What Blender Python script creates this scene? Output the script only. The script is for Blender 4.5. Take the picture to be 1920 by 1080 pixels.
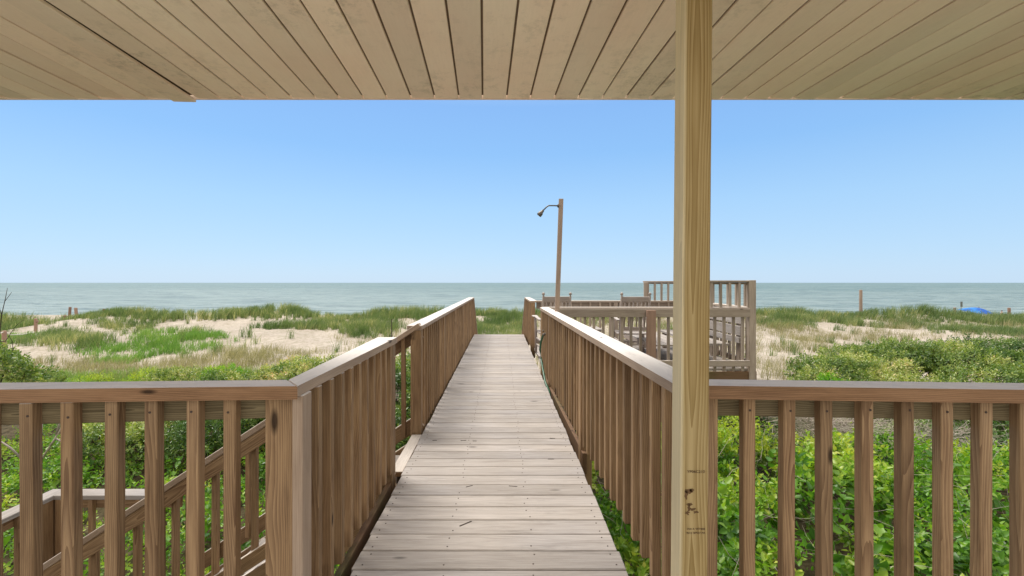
import bpy, math, random
import numpy as np
from mathutils import Vector, Matrix
R = math.radians
random.seed(7); rng = np.random.default_rng(7)
scene = bpy.context.scene
for o in list(bpy.data.objects): bpy.data.objects.remove(o)
col = scene.collection

# ------------------------------------------------------------------ camera
H, F = 1.28, 853.0                      # eye height above the deck, focal length in photo pixels
cd = bpy.data.cameras.new('camera'); cam = bpy.data.objects.new('camera', cd); col.objects.link(cam)
cd.sensor_width = 36; cd.lens = 36 * F / 1920
cd.shift_y = -10 / 1920
cd.clip_start = .05; cd.clip_end = 40000
cam.location = (0, 0, H); cam.rotation_euler = (R(90), 0, 0)
scene.camera = cam
# ------------------------------------------------------------------ world, sun, exposure
SUN_EL, SUN_AZ = 61, -42                # azimuth measured from +Y, minus = towards -X
w = bpy.data.worlds.new('World'); scene.world = w; w.use_nodes = True
nt = w.node_tree; nt.nodes.clear()
sky = nt.nodes.new('ShaderNodeTexSky'); sky.sky_type = 'NISHITA'; sky.sun_disc = False
sky.sun_elevation = R(SUN_EL); sky.sun_rotation = R(SUN_AZ)
sky.air_density = 1.0; sky.dust_density = .35; sky.ozone_density = 2.0
tc_ = nt.nodes.new('ShaderNodeTexCoord'); sp_ = nt.nodes.new('ShaderNodeSeparateXYZ'); nt.links.new(tc_.outputs['Generated'], sp_.inputs[0])
rp = nt.nodes.new('ShaderNodeValToRGB'); nt.links.new(sp_.outputs[2], rp.inputs[0])
SKY = [(0.0, (.318, .438, .572)), (.06, (.285, .425, .58)), (.16, (.235, .395, .585)), (.27, (.165, .33, .575)), (.36, (.15, .30, .56)), (.65, (.60, .62, .64)), (1.0, (.85, .84, .80))]
while len(rp.color_ramp.elements) < len(SKY): rp.color_ramp.elements.new(.5)
for e_, (p_, c_) in zip(rp.color_ramp.elements, SKY): e_.position = p_; e_.color = (*c_, 1)
sc_ = nt.nodes.new('ShaderNodeVectorMath'); sc_.operation = 'SCALE'; sc_.inputs['Scale'].default_value = 10.0; nt.links.new(rp.outputs[0], sc_.inputs[0])
mxs = nt.nodes.new('ShaderNodeMix'); mxs.data_type = 'RGBA'; mxs.inputs[0].default_value = .88
nt.links.new(sky.outputs[0], mxs.inputs[6])
# added soft fill: unseen sky behind, beside and overhead is brightened
mr = nt.nodes.new('ShaderNodeMapRange'); mr.interpolation_type = 'SMOOTHSTEP'; nt.links.new(sp_.outputs[1], mr.inputs[0])
mr.inputs[1].default_value = .58; mr.inputs[2].default_value = -.15; mr.inputs[3].default_value = 0; mr.inputs[4].default_value = 1
fill_ = nt.nodes.new('ShaderNodeMix'); fill_.data_type = 'RGBA'; fill_.inputs[7].default_value = (7.4, 7.0, 6.4, 1)
nt.links.new(mr.outputs[0], fill_.inputs[0]); nt.links.new(sc_.outputs[0], fill_.inputs[6]); nt.links.new(fill_.outputs[2], mxs.inputs[7])
bg = nt.nodes.new('ShaderNodeBackground'); bg.inputs[1].default_value = .10
ow = nt.nodes.new('ShaderNodeOutputWorld')
nt.links.new(mxs.outputs[2], bg.inputs[0]); nt.links.new(bg.outputs[0], ow.inputs[0])
sl = bpy.data.lights.new('sun', 'SUN'); sl.energy = 2.2; sl.angle = R(25); sl.color = (1, .94, .85)
so = bpy.data.objects.new('sun', sl); col.objects.link(so)
sd = Vector((math.sin(R(SUN_AZ)) * math.cos(R(SUN_EL)), math.cos(R(SUN_AZ)) * math.cos(R(SUN_EL)), math.sin(R(SUN_EL))))
so.rotation_euler = (-sd).to_track_quat('-Z', 'Y').to_euler()
scene.view_settings.view_transform = 'Standard'; scene.view_settings.look = 'None'
scene.view_settings.gamma = 1; scene.view_settings.use_curve_mapping = False
scene.view_settings.exposure = 0.75

# ------------------------------------------------------------------ helpers: objects
def tag(o, label=None, cat=None, group=None, kind=None):
    if label: o['label'] = label
    if cat: o['category'] = cat
    if group: o['group'] = group
    if kind: o['kind'] = kind
    return o
def empty(name, loc, label, cat, group=None):
    o = bpy.data.objects.new(name, None); o.empty_display_size = .1; o.location = loc
    col.objects.link(o); return tag(o, label, cat, group)
def P(px, py, Y):                        # photo pixel at distance Y -> point
    return Vector(((px - 960) * Y / F, Y, H - (py - 530) * Y / F))
def mesh_obj(name, verts, faces, mat, parent=None, attrs=None, smooth=False):
    me = bpy.data.meshes.new(name)
    me.from_pydata([tuple(v) for v in verts], [], faces); me.update()
    return finish(name, me, mat, parent, attrs, smooth)
def finish(name, me, mat, parent=None, attrs=None, smooth=False):
    for k, (ty, dom, data) in (attrs or {}).items():
        a = me.attributes.new(k, ty, dom)
        a.data.foreach_set('vector' if ty == 'FLOAT_VECTOR' else 'value', np.asarray(data, dtype=np.float32).ravel())
    me.materials.append(mat)
    if smooth: me.polygons.foreach_set('use_smooth', np.ones(len(me.polygons), dtype=bool))
    o = bpy.data.objects.new(name, me); col.objects.link(o)
    if parent:
        o.parent = parent
        o.matrix_parent_inverse = Matrix.Translation(parent_world(parent)).inverted()
    return o
def parent_world(p):
    return Vector(p.location) if p.type == 'EMPTY' else Vector((0, 0, 0))   # part meshes keep world coordinates
class MB:
    """collects chamfered boards, rods and lathes; every vertex carries a grain coordinate 'gc' and a random 'rnd'"""
    def __init__(s): s.v = []; s.f = []; s.g = []; s.r = []
    def bar(s, p0, p1, a, b, up=(0, 0, 1), ch=.003, rnd=None, taper=1.0):
        p0, p1 = Vector(p0), Vector(p1); d = p1 - p0; L = d.length; d.normalize()
        up = Vector(up)
        if abs(d.dot(up)) > .98: up = Vector((0, 1, 0))
        sx = d.cross(up).normalized(); uz = sx.cross(d).normalized()
        ch = min(ch, a * .3, b * .3, L * .3)
        off = Vector((random.uniform(0, 60), random.uniform(-.06, .06), random.uniform(-.05, .05)))
        rr = random.random() if rnd is None else rnd
        base = len(s.v); idx = {}
        for i in (0, 1):
            for j in (-1, 1):
                for k in (-1, 1):
                    for ax in range(3):
                        t = ch if ax != 0 else 0; t = (L - t if i else t)
                        if ax == 0: t = L if i else 0
                        else: t = L - ch if i else ch
                        y = j * (a / 2 - (0 if ax == 1 else ch)); z = k * (b / 2 - (0 if ax == 2 else ch))
                        if ax == 0: y = j * (a / 2 - ch); z = k * (b / 2 - ch)
                        tp = taper if i else 1
                        idx[(i, j, k, ax)] = len(s.v)
                        s.v.append(p0 + d * t + sx * y * tp + uz * z * tp)
                        s.g.append((t + off.x, y + off.y, z + off.z)); s.r.append(rr)
        I = lambda *q: idx[q]
        for i in (0, 1):
            q = [I(i, -1, -1, 0), I(i, 1, -1, 0), I(i, 1, 1, 0), I(i, -1, 1, 0)]
            s.f.append(q if i == 1 else q[::-1])
        for j in (-1, 1):
            q = [I(0, j, -1, 1), I(1, j, -1, 1), I(1, j, 1, 1), I(0, j, 1, 1)]
            s.f.append(q if j == -1 else q[::-1])
        for k in (-1, 1):
            q = [I(0, -1, k, 2), I(1, -1, k, 2), I(1, 1, k, 2), I(0, 1, k, 2)]
            s.f.append(q[::-1] if k == -1 else q)
        for j in (-1, 1):
            for k in (-1, 1): s.f.append([I(0, j, k, 1), I(1, j, k, 1), I(1, j, k, 2), I(0, j, k, 2)])
        for i in (0, 1):
            for k in (-1, 1): s.f.append([I(i, -1, k, 0), I(i, 1, k, 0), I(i, 1, k, 2), I(i, -1, k, 2)])
            for j in (-1, 1): s.f.append([I(i, j, -1, 0), I(i, j, 1, 0), I(i, j, 1, 1), I(i, j, -1, 1)])
            for j in (-1, 1):
                for k in (-1, 1): s.f.append([I(i, j, k, 0), I(i, j, k, 1), I(i, j, k, 2)])
        return s
    def tube(s, pts, rad, n=8):
        pts = [Vector(p) for p in pts]
        rads = rad if isinstance(rad, (list, tuple)) else [rad] * len(pts)
        base = len(s.v); off = random.uniform(0, 50); rr = random.random(); acc = 0
        for i, p in enumerate(pts):
            d = (pts[min(i + 1, len(pts) - 1)] - pts[max(i - 1, 0)]).normalized()
            u = Vector((0, 0, 1)) if abs(d.z) < .9 else Vector((0, 1, 0))
            a = d.cross(u).normalized(); b = a.cross(d)
            if i: acc += (p - pts[i - 1]).length
            for k in range(n):
                t = 2 * math.pi * k / n
                s.v.append(p + (a * math.cos(t) + b * math.sin(t)) * rads[i])
                s.g.append((off + acc, math.cos(t) * rads[i], math.sin(t) * rads[i])); s.r.append(rr)
        for i in range(len(pts) - 1):
            for k in range(n):
                k2 = (k + 1) % n
                s.f.append([base + i * n + k, base + i * n + k2, base + (i + 1) * n + k2, base + (i + 1) * n + k])
        s.f.append([base + k for k in range(n)][::-1]); s.f.append([base + (len(pts) - 1) * n + k for k in range(n)])
        return s
    def lathe(s, c, prof, n=12, axis=(0, 0, 1)):       # prof: (radius, height along axis)
        c = Vector(c); ax = Vector(axis).normalized()
        return s.tube([c + ax * h for r, h in prof], [max(r, .0005) for r, h in prof], n)
    def build(s, name, mat, parent=None, smooth=False):
        return mesh_obj(name, s.v, s.f, mat, parent, {'gc': ('FLOAT_VECTOR', 'POINT', s.g), 'rnd': ('FLOAT', 'POINT', s.r)}, smooth)
def board(name, mat, parent, *a, **k): return MB().bar(*a, **k).build(name, mat, parent)

# ------------------------------------------------------------------ helpers: materials
class NT:
    def __init__(s, name):
        s.m = bpy.data.materials.new(name); s.m.use_nodes = True; s.t = s.m.node_tree; s.t.nodes.clear()
        s.out = s.n('ShaderNodeOutputMaterial')
    def n(s, ty, **kw):
        nd = s.t.nodes.new(ty)
        for k, v in kw.items():
            if k.startswith('i_'):
                key = k[2:]; key = int(key) if key.isdigit() else key.replace('_', ' ')
                if isinstance(v, bpy.types.NodeSocket): s.t.links.new(v, nd.inputs[key])
                else: nd.inputs[key].default_value = v
            else: setattr(nd, k, v)
        return nd
    def math(s, op, a, b=0.0, c=None):
        nd = s.n('ShaderNodeMath', operation=op, i_0=a, i_1=b)
        if c is not None: nd.inputs[2].default_value = c
        return nd.outputs[0]
    def ramp(s, fac, stops, interp='LINEAR'):
        nd = s.n('ShaderNodeValToRGB', i_0=fac); e = nd.color_ramp.elements; nd.color_ramp.interpolation = interp
        while len(e) < len(stops): e.new(.5)
        for k, (p, c) in enumerate(stops):
            e[k].position = p; e[k].color = (*c, 1) if isinstance(c, tuple) else (c, c, c, 1)
        return nd.outputs[0]
    def mix(s, fac, a, b, mode='MIX'):
        nd = s.n('ShaderNodeMix', data_type='RGBA', blend_type=mode)
        for k, v in ((0, fac), (6, a), (7, b)):
            if isinstance(v, bpy.types.NodeSocket): s.t.links.new(v, nd.inputs[k])
            else: nd.inputs[k].default_value = (*v, 1) if isinstance(v, tuple) else v
        return nd.outputs[2]
    def vmul(s, v, t): return s.n('ShaderNodeVectorMath', operation='MULTIPLY', i_0=v, i_1=t).outputs[0]
    def noise(s, v, sc, det=4, rough=.55, dist=0):
        return s.n('ShaderNodeTexNoise', i_Vector=v, i_Scale=sc, i_Detail=det, i_Roughness=rough, i_Distortion=dist).outputs[0]
    def done(s, bsdf): s.t.links.new(bsdf, s.out.inputs[0]); return s.m

def wood(name, dark, light, top=None, ring=.5, vary=.25, rough=.8, knots=True, wob_amp=.06, wob_f=.7, ringscale=50, green=0.0, fine=.35, stain=.3, side_tone=None):
    q = NT(name)
    gc = q.n('ShaderNodeAttribute', attribute_name='gc').outputs['Vector']
    rn = q.n('ShaderNodeAttribute', attribute_name='rnd').outputs['Fac']
    wob = q.n('ShaderNodeTexNoise', i_Vector=q.vmul(gc, (wob_f, 2, 2)), i_Scale=1.6, i_Detail=2.0).outputs['Color']
    wv = q.n('ShaderNodeVectorMath', operation='SUBTRACT', i_0=wob, i_1=(.5, .5, .5)).outputs[0]
    wv = q.vmul(wv, (0, wob_amp, wob_amp))
    rc = q.n('ShaderNodeVectorMath', operation='ADD', i_0=q.vmul(gc, (.03, 1, 1)), i_1=wv).outputs[0]
    wave = q.n('ShaderNodeTexWave', wave_type='RINGS', rings_direction='X', wave_profile='SAW', i_Vector=rc, i_Scale=ringscale,
               i_Distortion=1.2, i_Detail=2.0, i_Detail_Scale=1.5).outputs['Fac']
    fin = q.noise(q.vmul(gc, (2.2, 70, 70)), 2.2, 5, .65)
    med = q.noise(q.vmul(gc, (1.2, 9, 9)), 2.0, 3)
    g = q.math('MULTIPLY', wave, ring)
    g = q.math('ADD', g, q.math('MULTIPLY', q.math('SUBTRACT', fin, .5), fine * 2.4))
    g = q.math('ADD', g, q.math('MULTIPLY', q.math('SUBTRACT', med, .5), .9))
    g = q.math('ADD', g, .5 - ring * .5)
    c = q.mix(q.n('ShaderNodeClamp', i_0=g).outputs[0], light, dark)
    if top:                                # sun-bleached grey on the upward faces
        nz = q.n('ShaderNodeSeparateXYZ', i_0=q.n('ShaderNodeNewGeometry').outputs['Normal']).outputs[2]
        tf = q.ramp(nz, [(.45, 0.0), (.8, 1.0)])
        tc = q.mix(q.n('ShaderNodeClamp', i_0=g).outputs[0], top, tuple(x * .80 for x in top))
        c = q.mix(tf, c, tc)
    v = q.ramp(rn, [(0, 1 - vary), (1, 1 + vary * .6)])
    c = q.mix(1.0, c, v, 'MULTIPLY')
    hue = q.noise(q.vmul(gc, (.9, .9, .9)), 1.3, 1)
    c = q.mix(q.ramp(hue, [(.45, 0.0), (.7, .35)]), c, q.mix(1.0, c, (.9, .97, 1.12), 'MULTIPLY'))
    if stain:
        st = q.noise(q.vmul(gc, (1.5, 6, 6)), 1.9, 4, .7)
        c = q.mix(q.ramp(st, [(.56, 0.0), (.75, stain)]), c, tuple(x * .35 for x in dark))
    if green:
        gn = q.noise(q.vmul(gc, (1, 3, 3)), 1.1, 3)
        c = q.mix(q.ramp(gn, [(.5, 0.0), (.68, green)]), c, (.09, .1, .03))
    if knots:
        vo = q.n('ShaderNodeTexVoronoi', i_Vector=q.vmul(gc, (3.4, 11, 11)), i_Scale=1.0, i_Randomness=1.0)
        sel = q.n('ShaderNodeSeparateColor', i_0=vo.outputs['Color']).outputs[0]
        kd = q.math('DIVIDE', vo.outputs['Distance'], q.math('MAXIMUM', q.math('SUBTRACT', sel, .58), .0001))
        c = q.mix(q.ramp(kd, [(.22, .9), (.5, 0.0)]), c, tuple(x * .22 for x in dark))
    if side_tone:                                # paler tone along one side of the timber
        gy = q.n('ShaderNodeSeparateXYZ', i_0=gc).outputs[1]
        c = q.mix(q.n('ShaderNodeMapRange', i_0=gy, i_1=.036, i_2=.0435).outputs[0], c, q.mix(q.ramp(g, [(0.0, 0.0), (1.0, 1.0)]), side_tone, tuple(x * .8 for x in side_tone)))
    bmp = q.n('ShaderNodeBump', i_Strength=.35, i_Distance=.004, i_Height=q.math('ADD', fin, q.math('MULTIPLY', wave, -.2)))
    b = q.n('ShaderNodeBsdfPrincipled', i_Base_Color=c, i_Roughness=rough, i_Normal=bmp.outputs[0])
    b.inputs['Specular IOR Level'].default_value = .25
    return q.done(b.outputs[0])

M = {}
M['rail'] = wood('brown_rail_wood', (.12, .062, .032), (.48, .32, .175), top=(.66, .58, .50), ring=.45, green=.0)
M['cap'] = wood('weathered_cap_wood', (.26, .18, .125), (.52, .40, .30), top=(.86, .80, .74), ring=.3, vary=.08)
M['cap_front'] = wood('brown_cap_wood', (.12, .06, .028), (.41, .24, .13), top=(.74, .68, .64), ring=.45, vary=.1)
M['mossy'] = wood('damp_rail_wood', (.13, .075, .04), (.27, .16, .09), ring=.35, green=.7)
M['band'] = wood('dark_band_wood', (.10, .075, .04), (.24, .19, .105), ring=.9, ringscale=60, knots=False)  # darker olive-brown wood with strong grain, for the porch top rails
M['deck'] = wood('weathered_deck_wood', (.28, .245, .215), (.52, .47, .43), ring=.25, vary=.15, rough=.85, fine=.65, stain=.35)
M['grey'] = wood('grey_platform_wood', (.25, .19, .145), (.50, .41, .33), top=(.70, .63, .56), ring=.2, vary=.25, fine=.5)
M['chair'] = wood('grey_chair_wood', (.24, .19, .16), (.45, .38, .33), top=(.6, .54, .5), ring=.1, vary=.15)
M['pole'] = wood('pole_wood', (.26, .18, .13), (.45, .34, .27), ring=.2)
M['pine'] = wood('treated_pine', (.25, .165, .055), (.46, .345, .165), ring=.85, ringscale=42, fine=.3, stain=.0, vary=.05, wob_amp=.085, wob_f=.42, knots=False, side_tone=(.78, .66, .42))
M['stake'] = wood('pinkish_post_wood', (.24, .14, .10), (.48, .32, .24), ring=.1)
M['bounce'] = wood('pale_bounce_floor', (.66, .62, .56), (.80, .77, .71), ring=.1, knots=False, stain=0)  # unseen porch floor, made pale to bounce light onto the ceiling
M['stick'] = wood('dead_branch', (.30, .25, .2), (.6, .52, .45), ring=0, knots=False)
M['twig'] = wood('dark_twig', (.04, .03, .025), (.11, .08, .06), ring=0, knots=False)

def simple(name, c, rough=.6, metal=0.0, bump=0):
    q = NT(name); oc = q.n('ShaderNodeTexCoord').outputs['Object']
    n_ = q.noise(oc, 14, 3)
    cc = q.mix(q.ramp(n_, [(.3, 0.0), (.7, 1.0)]), tuple(x * .8 for x in c), c)
    b = q.n('ShaderNodeBsdfPrincipled', i_Base_Color=cc, i_Roughness=rough, i_Metallic=metal)
    return q.done(b.outputs[0])
M['nail'] = simple('rusty_nail', (.06, .035, .025), .7)
M['ink'] = simple('stamp_ink', (.10, .055, .03), .9)
M['metal'] = simple('dull_metal', (.14, .125, .11), .45, .8)
M['hose'] = simple('green_hose', (.02, .11, .05), .35)
M['rope'] = simple('white_rope', (.75, .70, .6), .9)
M['crack'] = simple('deck_crack', (.045, .032, .025), .95)

def ceiling_mat():
    q = NT('beige_beadboard')
    gc = q.n('ShaderNodeAttribute', attribute_name='gc').outputs['Vector']
    rn = q.n('ShaderNodeAttribute', attribute_name='rnd').outputs['Fac']
    oc = q.n('ShaderNodeTexCoord').outputs['Object']
    a = q.noise(q.vmul(oc, (1.4, .7, 1)), 1.3, 4, .6)
    c = q.mix(q.ramp(a, [(.35, 0.0), (.65, 1.0)]), (.93, .72, .55), (.95, .80, .62))
    f_ = q.noise(q.vmul(gc, (6, 60, 60)), 1.5, 4, .7)
    c = q.mix(q.ramp(f_, [(.35, .06), (.6, 0.0)]), c, (.42, .31, .21))
    s_ = q.noise(oc, 9.0, 9, .82)
    band = q.noise(oc, .8, 2)
    st = q.math('MULTIPLY', q.ramp(s_, [(.50, 0.0), (.66, 1.0)]), q.ramp(band, [(.43, 0.05), (.63, .55)]))
    c = q.mix(st, c, (.32, .25, .15))
    c = q.mix(1.0, c, q.ramp(rn, [(0, .88), (1, 1.08)]), 'MULTIPLY')
    b = q.n('ShaderNodeBsdfPrincipled', i_Base_Color=c, i_Roughness=.55)
    return q.done(b.outputs[0])
M['ceiling'] = ceiling_mat()
M['groove'] = simple('ceiling_backing', (.17, .11, .065), .9)

def leaf_mat(name, stops, gloss=.35, trans=.35):
    q = NT(name)
    rn = q.n('ShaderNodeAttribute', attribute_name='rnd').outputs['Fac']
    c = q.ramp(rn, stops)
    pr = q.n('ShaderNodeBsdfPrincipled', i_Base_Color=c, i_Roughness=gloss)
    pr.inputs['Specular IOR Level'].default_value = .45
    tc = q.mix(1.0, c, (1.25, 1.35, .55), 'MULTIPLY')
    tr = q.n('ShaderNodeBsdfTranslucent', i_Color=tc)
    mx = q.n('ShaderNodeMixShader', i_0=trans, i_1=pr.outputs[0], i_2=tr.outputs[0])
    return q.done(mx.outputs[0])
G = lambda *s: list(s)
M['vine'] = leaf_mat('vine_leaf', [(0, (.05, .13, .03)), (.4, (.14, .31, .04)), (.7, (.31, .48, .06)), (1, (.58, .60, .12))], .38, .38)
M['dark_leaf'] = leaf_mat('dark_leaf', [(0, (.035, .085, .03)), (.5, (.10, .19, .045)), (.8, (.25, .34, .09)), (1, (.55, .60, .36))], .3, .25)
M['pale_leaf'] = leaf_mat('pale_leaf', [(0, (.06, .12, .03)), (.35, (.17, .27, .06)), (.6, (.38, .44, .12)), (.85, (.66, .62, .32)), (1, (.74, .48, .22))], .35, .3)
M['lime_leaf'] = leaf_mat('lime_leaf', [(0, (.08, .22, .02)), (.5, (.17, .38, .03)), (1, (.45, .52, .06))], .4, .45)
M['grass'] = leaf_mat('dune_grass', [(0, (.08, .14, .045)), (.5, (.15, .215, .085)), (.8, (.28, .32, .15)), (1, (.56, .50, .30))], .5, .35)
M['green_grass'] = leaf_mat('green_meadow_grass', [(0, (.085, .19, .04)), (.6, (.17, .32, .075)), (1, (.34, .42, .15))], .5, .4)
M['straw'] = leaf_mat('dry_grass', [(0, (.14, .13, .07)), (.4, (.28, .26, .15)), (.8, (.46, .40, .27)), (1, (.58, .50, .38))], .6, .3)

# ================================================================== GROUND, SEA
def vnoise(x, y, s, seed=0):
    x = np.asarray(x, float) / s; y = np.asarray(y, float) / s
    xi = np.floor(x).astype(int); yi = np.floor(y).astype(int); fx = x - xi; fy = y - yi
    fx = fx * fx * (3 - 2 * fx); fy = fy * fy * (3 - 2 * fy)
    def h(a, b):
        n = (a * 374761393 + b * 668265263 + seed * 974634777) & 0xffffffff
        n = ((n ^ (n >> 13)) * 1274126177) & 0xffffffff
        return ((n ^ (n >> 16)) & 0xffff) / 65535.0
    return (h(xi, yi) * (1 - fx) + h(xi + 1, yi) * fx) * (1 - fy) + (h(xi, yi + 1) * (1 - fx) + h(xi + 1, yi + 1) * fx) * fy
SEA = -3.5
def ground_z(x, y):
    x = np.asarray(x, float); y = np.asarray(y, float)
    yy = y + 1.6 * (vnoise(x, y * 0, 9, 5) - .5) * 2 * np.clip((y - 14) / 8, 0, 1)
    z = np.interp(yy, [-40, 3, 6, 9, 12, 16, 20, 24, 26, 28, 32, 38, 60, 75, 95], [-1.9, -1.75, -1.5, -1.35, -1.22, -1.12, -.92, -.66, -.58, -.8, -1.8, -2.4, -3.2, -3.9, -7])
    amp = np.clip((y - 9) / 6, 0, 1) * np.clip((34 - y) / 6, 0, 1)
    z = z + amp * ((vnoise(x, y, 4.5, 1) - .5) * .42 + (vnoise(x, y, 1.7, 2) - .5) * .16)
    z = z + (vnoise(x, y, .6, 3) - .5) * .05 + (vnoise(x, y, .28, 4) - .5) * .025 * amp
    sad = np.exp(-((x + 26) / 3.0) ** 2) * np.exp(-((y - 26) / 6) ** 2) * .42
    lft = np.clip((-x - 24) / 6, 0, 1) * .12 + np.clip((x - 22) / 7, 0, 1) * .28
    return z - sad - lft * np.exp(-((y - 26) / 8) ** 2)
t_ = np.linspace(-1, 1, 521); gx = np.sinh(t_ * 3.6) / np.sinh(3.6) * 400
gx = np.unique(np.concatenate([np.arange(-36, 36.01, .22), gx[np.abs(gx) > 36.3]]))
gy = np.concatenate([np.arange(-40, 0, 2.0), np.arange(0, 32, .2), np.arange(32, 96, 1.0)])
GX, GY = np.meshgrid(gx, gy); GZ = ground_z(GX, GY)
nx, ny = len(gx), len(gy); vid = np.arange(nx * ny).reshape(ny, nx)
fq = np.stack([vid[:-1, :-1], vid[:-1, 1:], vid[1:, 1:], vid[1:, :-1]], -1).reshape(-1, 4)
def np_mesh(name, V, Fq, mat, parent=None, attrs=None, smooth=False):
    me = bpy.data.meshes.new(name); k = Fq.shape[1]
    me.vertices.add(len(V)); me.vertices.foreach_set('co', V.astype(np.float32).ravel())
    me.loops.add(Fq.size); me.loops.foreach_set('vertex_index', Fq.astype(np.int32).ravel())
    me.polygons.add(len(Fq)); me.polygons.foreach_set('loop_start', np.arange(0, Fq.size, k, dtype=np.int32))
    me.update(calc_edges=True)
    return finish(name, me, mat, parent, attrs, smooth)
def sand_mat():
    q = NT('dune_sand'); oc = q.n('ShaderNodeTexCoord').outputs['Object']
    a = q.noise(oc, .7, 5, .6); b_ = q.noise(oc, 9, 6, .7); c_ = q.noise(oc, 3.1, 5, .7)
    c = q.mix(q.ramp(a, [(.35, 0.0), (.65, 1.0)]), (.40, .345, .285), (.54, .475, .405))
    c = q.mix(q.ramp(b_, [(.48, 0.0), (.66, .6)]), c, (.22, .18, .125))
    c = q.mix(q.ramp(c_, [(.50, 0.0), (.64, .5)]), c, (.25, .23, .15))
    y = q.n('ShaderNodeSeparateXYZ', i_0=oc).outputs[1]
    yy = q.math('ADD', y, q.math('MULTIPLY', q.math('SUBTRACT', a, .5), 6))
    soil = q.mix(q.ramp(b_, [(.4, 0.0), (.6, 1.0)]), (.05, .04, .022), (.12, .095, .055))
    litter = q.n('ShaderNodeMapRange', i_0=yy, i_1=10.0, i_2=12.5).outputs[0]
    c = q.mix(litter, soil, c)
    bp = q.n('ShaderNodeBump', i_Strength=.5, i_Distance=.05, i_Height=q.math('ADD', c_, q.math('MULTIPLY', b_, .5)))
    b = q.n('ShaderNodeBsdfPrincipled', i_Base_Color=c, i_Roughness=.95, i_Normal=bp.outputs[0])
    b.inputs['Specular IOR Level'].default_value = .1
    return q.done(b.outputs[0])
tag(np_mesh('ground', np.stack([GX, GY, GZ], -1).reshape(-1, 3), fq, sand_mat(), smooth=True), kind='structure')

def sea_mat():
    q = NT('pale_green_sea'); oc = q.n('ShaderNodeTexCoord').outputs['Object']
    y = q.n('ShaderNodeSeparateXYZ', i_0=oc).outputs[1]
    n1 = q.noise(q.vmul(oc, (.010, .03, 1)), 1.0, 10, .82); n2 = q.noise(q.vmul(oc, (.14, .5, 1)), 1.0, 5, .65)
    c = q.mix(q.ramp(n1, [(.42, 0.0), (.58, 1.0)]), (.115, .185, .17), (.23, .30, .275))
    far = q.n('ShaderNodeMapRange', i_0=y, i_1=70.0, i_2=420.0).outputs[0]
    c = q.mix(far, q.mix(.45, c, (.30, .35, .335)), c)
    c = q.mix(q.ramp(n2, [(.50, 0.0), (.60, .85)]), c, (.05, .09, .09))
    foam = q.noise(q.vmul(oc, (.07, .9, 1)), 1.0, 6, .75)
    c = q.mix(q.math('MULTIPLY', q.ramp(foam, [(.60, 0.0), (.66, 1.0)]), q.n('ShaderNodeMapRange', i_0=y, i_1=240.0, i_2=80.0, i_3=.12, i_4=.9).outputs[0]), c, (.78, .82, .80))
    bp = q.n('ShaderNodeBump', i_Strength=1.0, i_Distance=.9, i_Height=q.noise(q.vmul(oc, (.35, .8, 1)), 1.0, 5, .6))
    b = q.n('ShaderNodeBsdfPrincipled', i_Base_Color=c, i_Roughness=.42, i_Normal=bp.outputs[0]); b.inputs['IOR'].default_value = 1.33
    return q.done(b.outputs[0])
tag(np_mesh('sea', np.array([[-25000, 50, SEA], [25000, 50, SEA], [25000, 26000, SEA], [-25000, 26000, SEA]], float), np.array([[0, 1, 2, 3]]), sea_mat()), kind='structure')

# ================================================================== BOARDWALK
def xc(Y): return -.0534 - .024 * Y
WD = Vector((-.024, 1, 0)).normalized(); WN = Vector((1, .024, 0)).normalized()
def W(off, Y, z=0): return Vector((xc(Y) + off, Y + off * .024 * 0, z))
bwk = empty('boardwalk', W(0, 2, 0), 'long straight boardwalk of weathered pale planks running from porch to dunes', 'boardwalk')
mb = MB(); nails = MB(); Y = 2.031 - .142 * 4; k = 0; HW = .6125
yb = []
while Y < 11.2:
    L = HW + random.uniform(-.004, .004); R_ = HW + random.uniform(-.004, .004); z = -.019 + random.uniform(-.0015, .0015)
    tw = random.uniform(-.0015, .0015)
    mb.bar(W(-L, Y + .071 + tw, z), W(R_, Y + .071 - tw, z), .1355, .038, ch=.004)
    for off in (-.57, -.2, .2, .57):
        for dy in (.035, .105):
            if random.random() < .86:
                p = W(off + random.uniform(-.012, .012), Y + dy + random.uniform(-.008, .008), 0)
                nails.lathe(p, [(.0038, z + .0185), (.0038, z + .0203)], 8)
    yb.append(Y); Y += .142
YEND = Y
mb.build('deck', M['deck'], bwk)
tag(nails.build('nail_heads', M['nail'], bwk), kind='stuff')
for px, py, L, a in ((873, 982, .085, 35), (962, 912, .06, -8), (1033, 861, .05, 0), (815, 826, .04, 5), (890, 827, .035, 0), (869, 826, .05, 8), (1036, 822, .05, -6), (880, 912, .05, 25), (830, 738, .09, 5), (812, 745, .06, 0)):
    Yp = H * F / (py - 530); p = P(px, py, Yp); d = Vector((math.cos(R(a)), math.sin(R(a)) * 1.2, 0)).normalized()
    MB().bar(p - d * L * .45 + Vector((0, 0, .0012)), p + d * L * .45 + Vector((0, 0, .0012)), .006, .002, ch=.0004).build('crack', M['crack'], bwk)
for off in (-.585, -.2, .2, .585):
    board('joist', M['mossy'], bwk, W(off, 1.75, -.13), W(off, YEND - .05, -.13), .038, .18)
for Yp in (2.9, 5.4, 7.9, 10.4):
    for off in (-.5, .5):
        gz = float(ground_z(xc(Yp) + off, Yp)); board('support_post', M['mossy'], bwk, W(off, Yp, gz - .3), W(off, Yp, -.225), .1, .1)
# far end steps going down the dune
for k in range(5):
    board('step', M['deck'], bwk, W(-.6, YEND + .12 + .28 * k, -.17 * (k + 1) - .019), W(.6, YEND + .12 + .28 * k, -.17 * (k + 1) - .019), .27, .038)
# side threshold board where the left stairs leave the walk
board('threshold_board', M['rail'], bwk, W(-.66, 3.1, -.026), W(-.66, 3.86, -.026), .085, .036)

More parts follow.
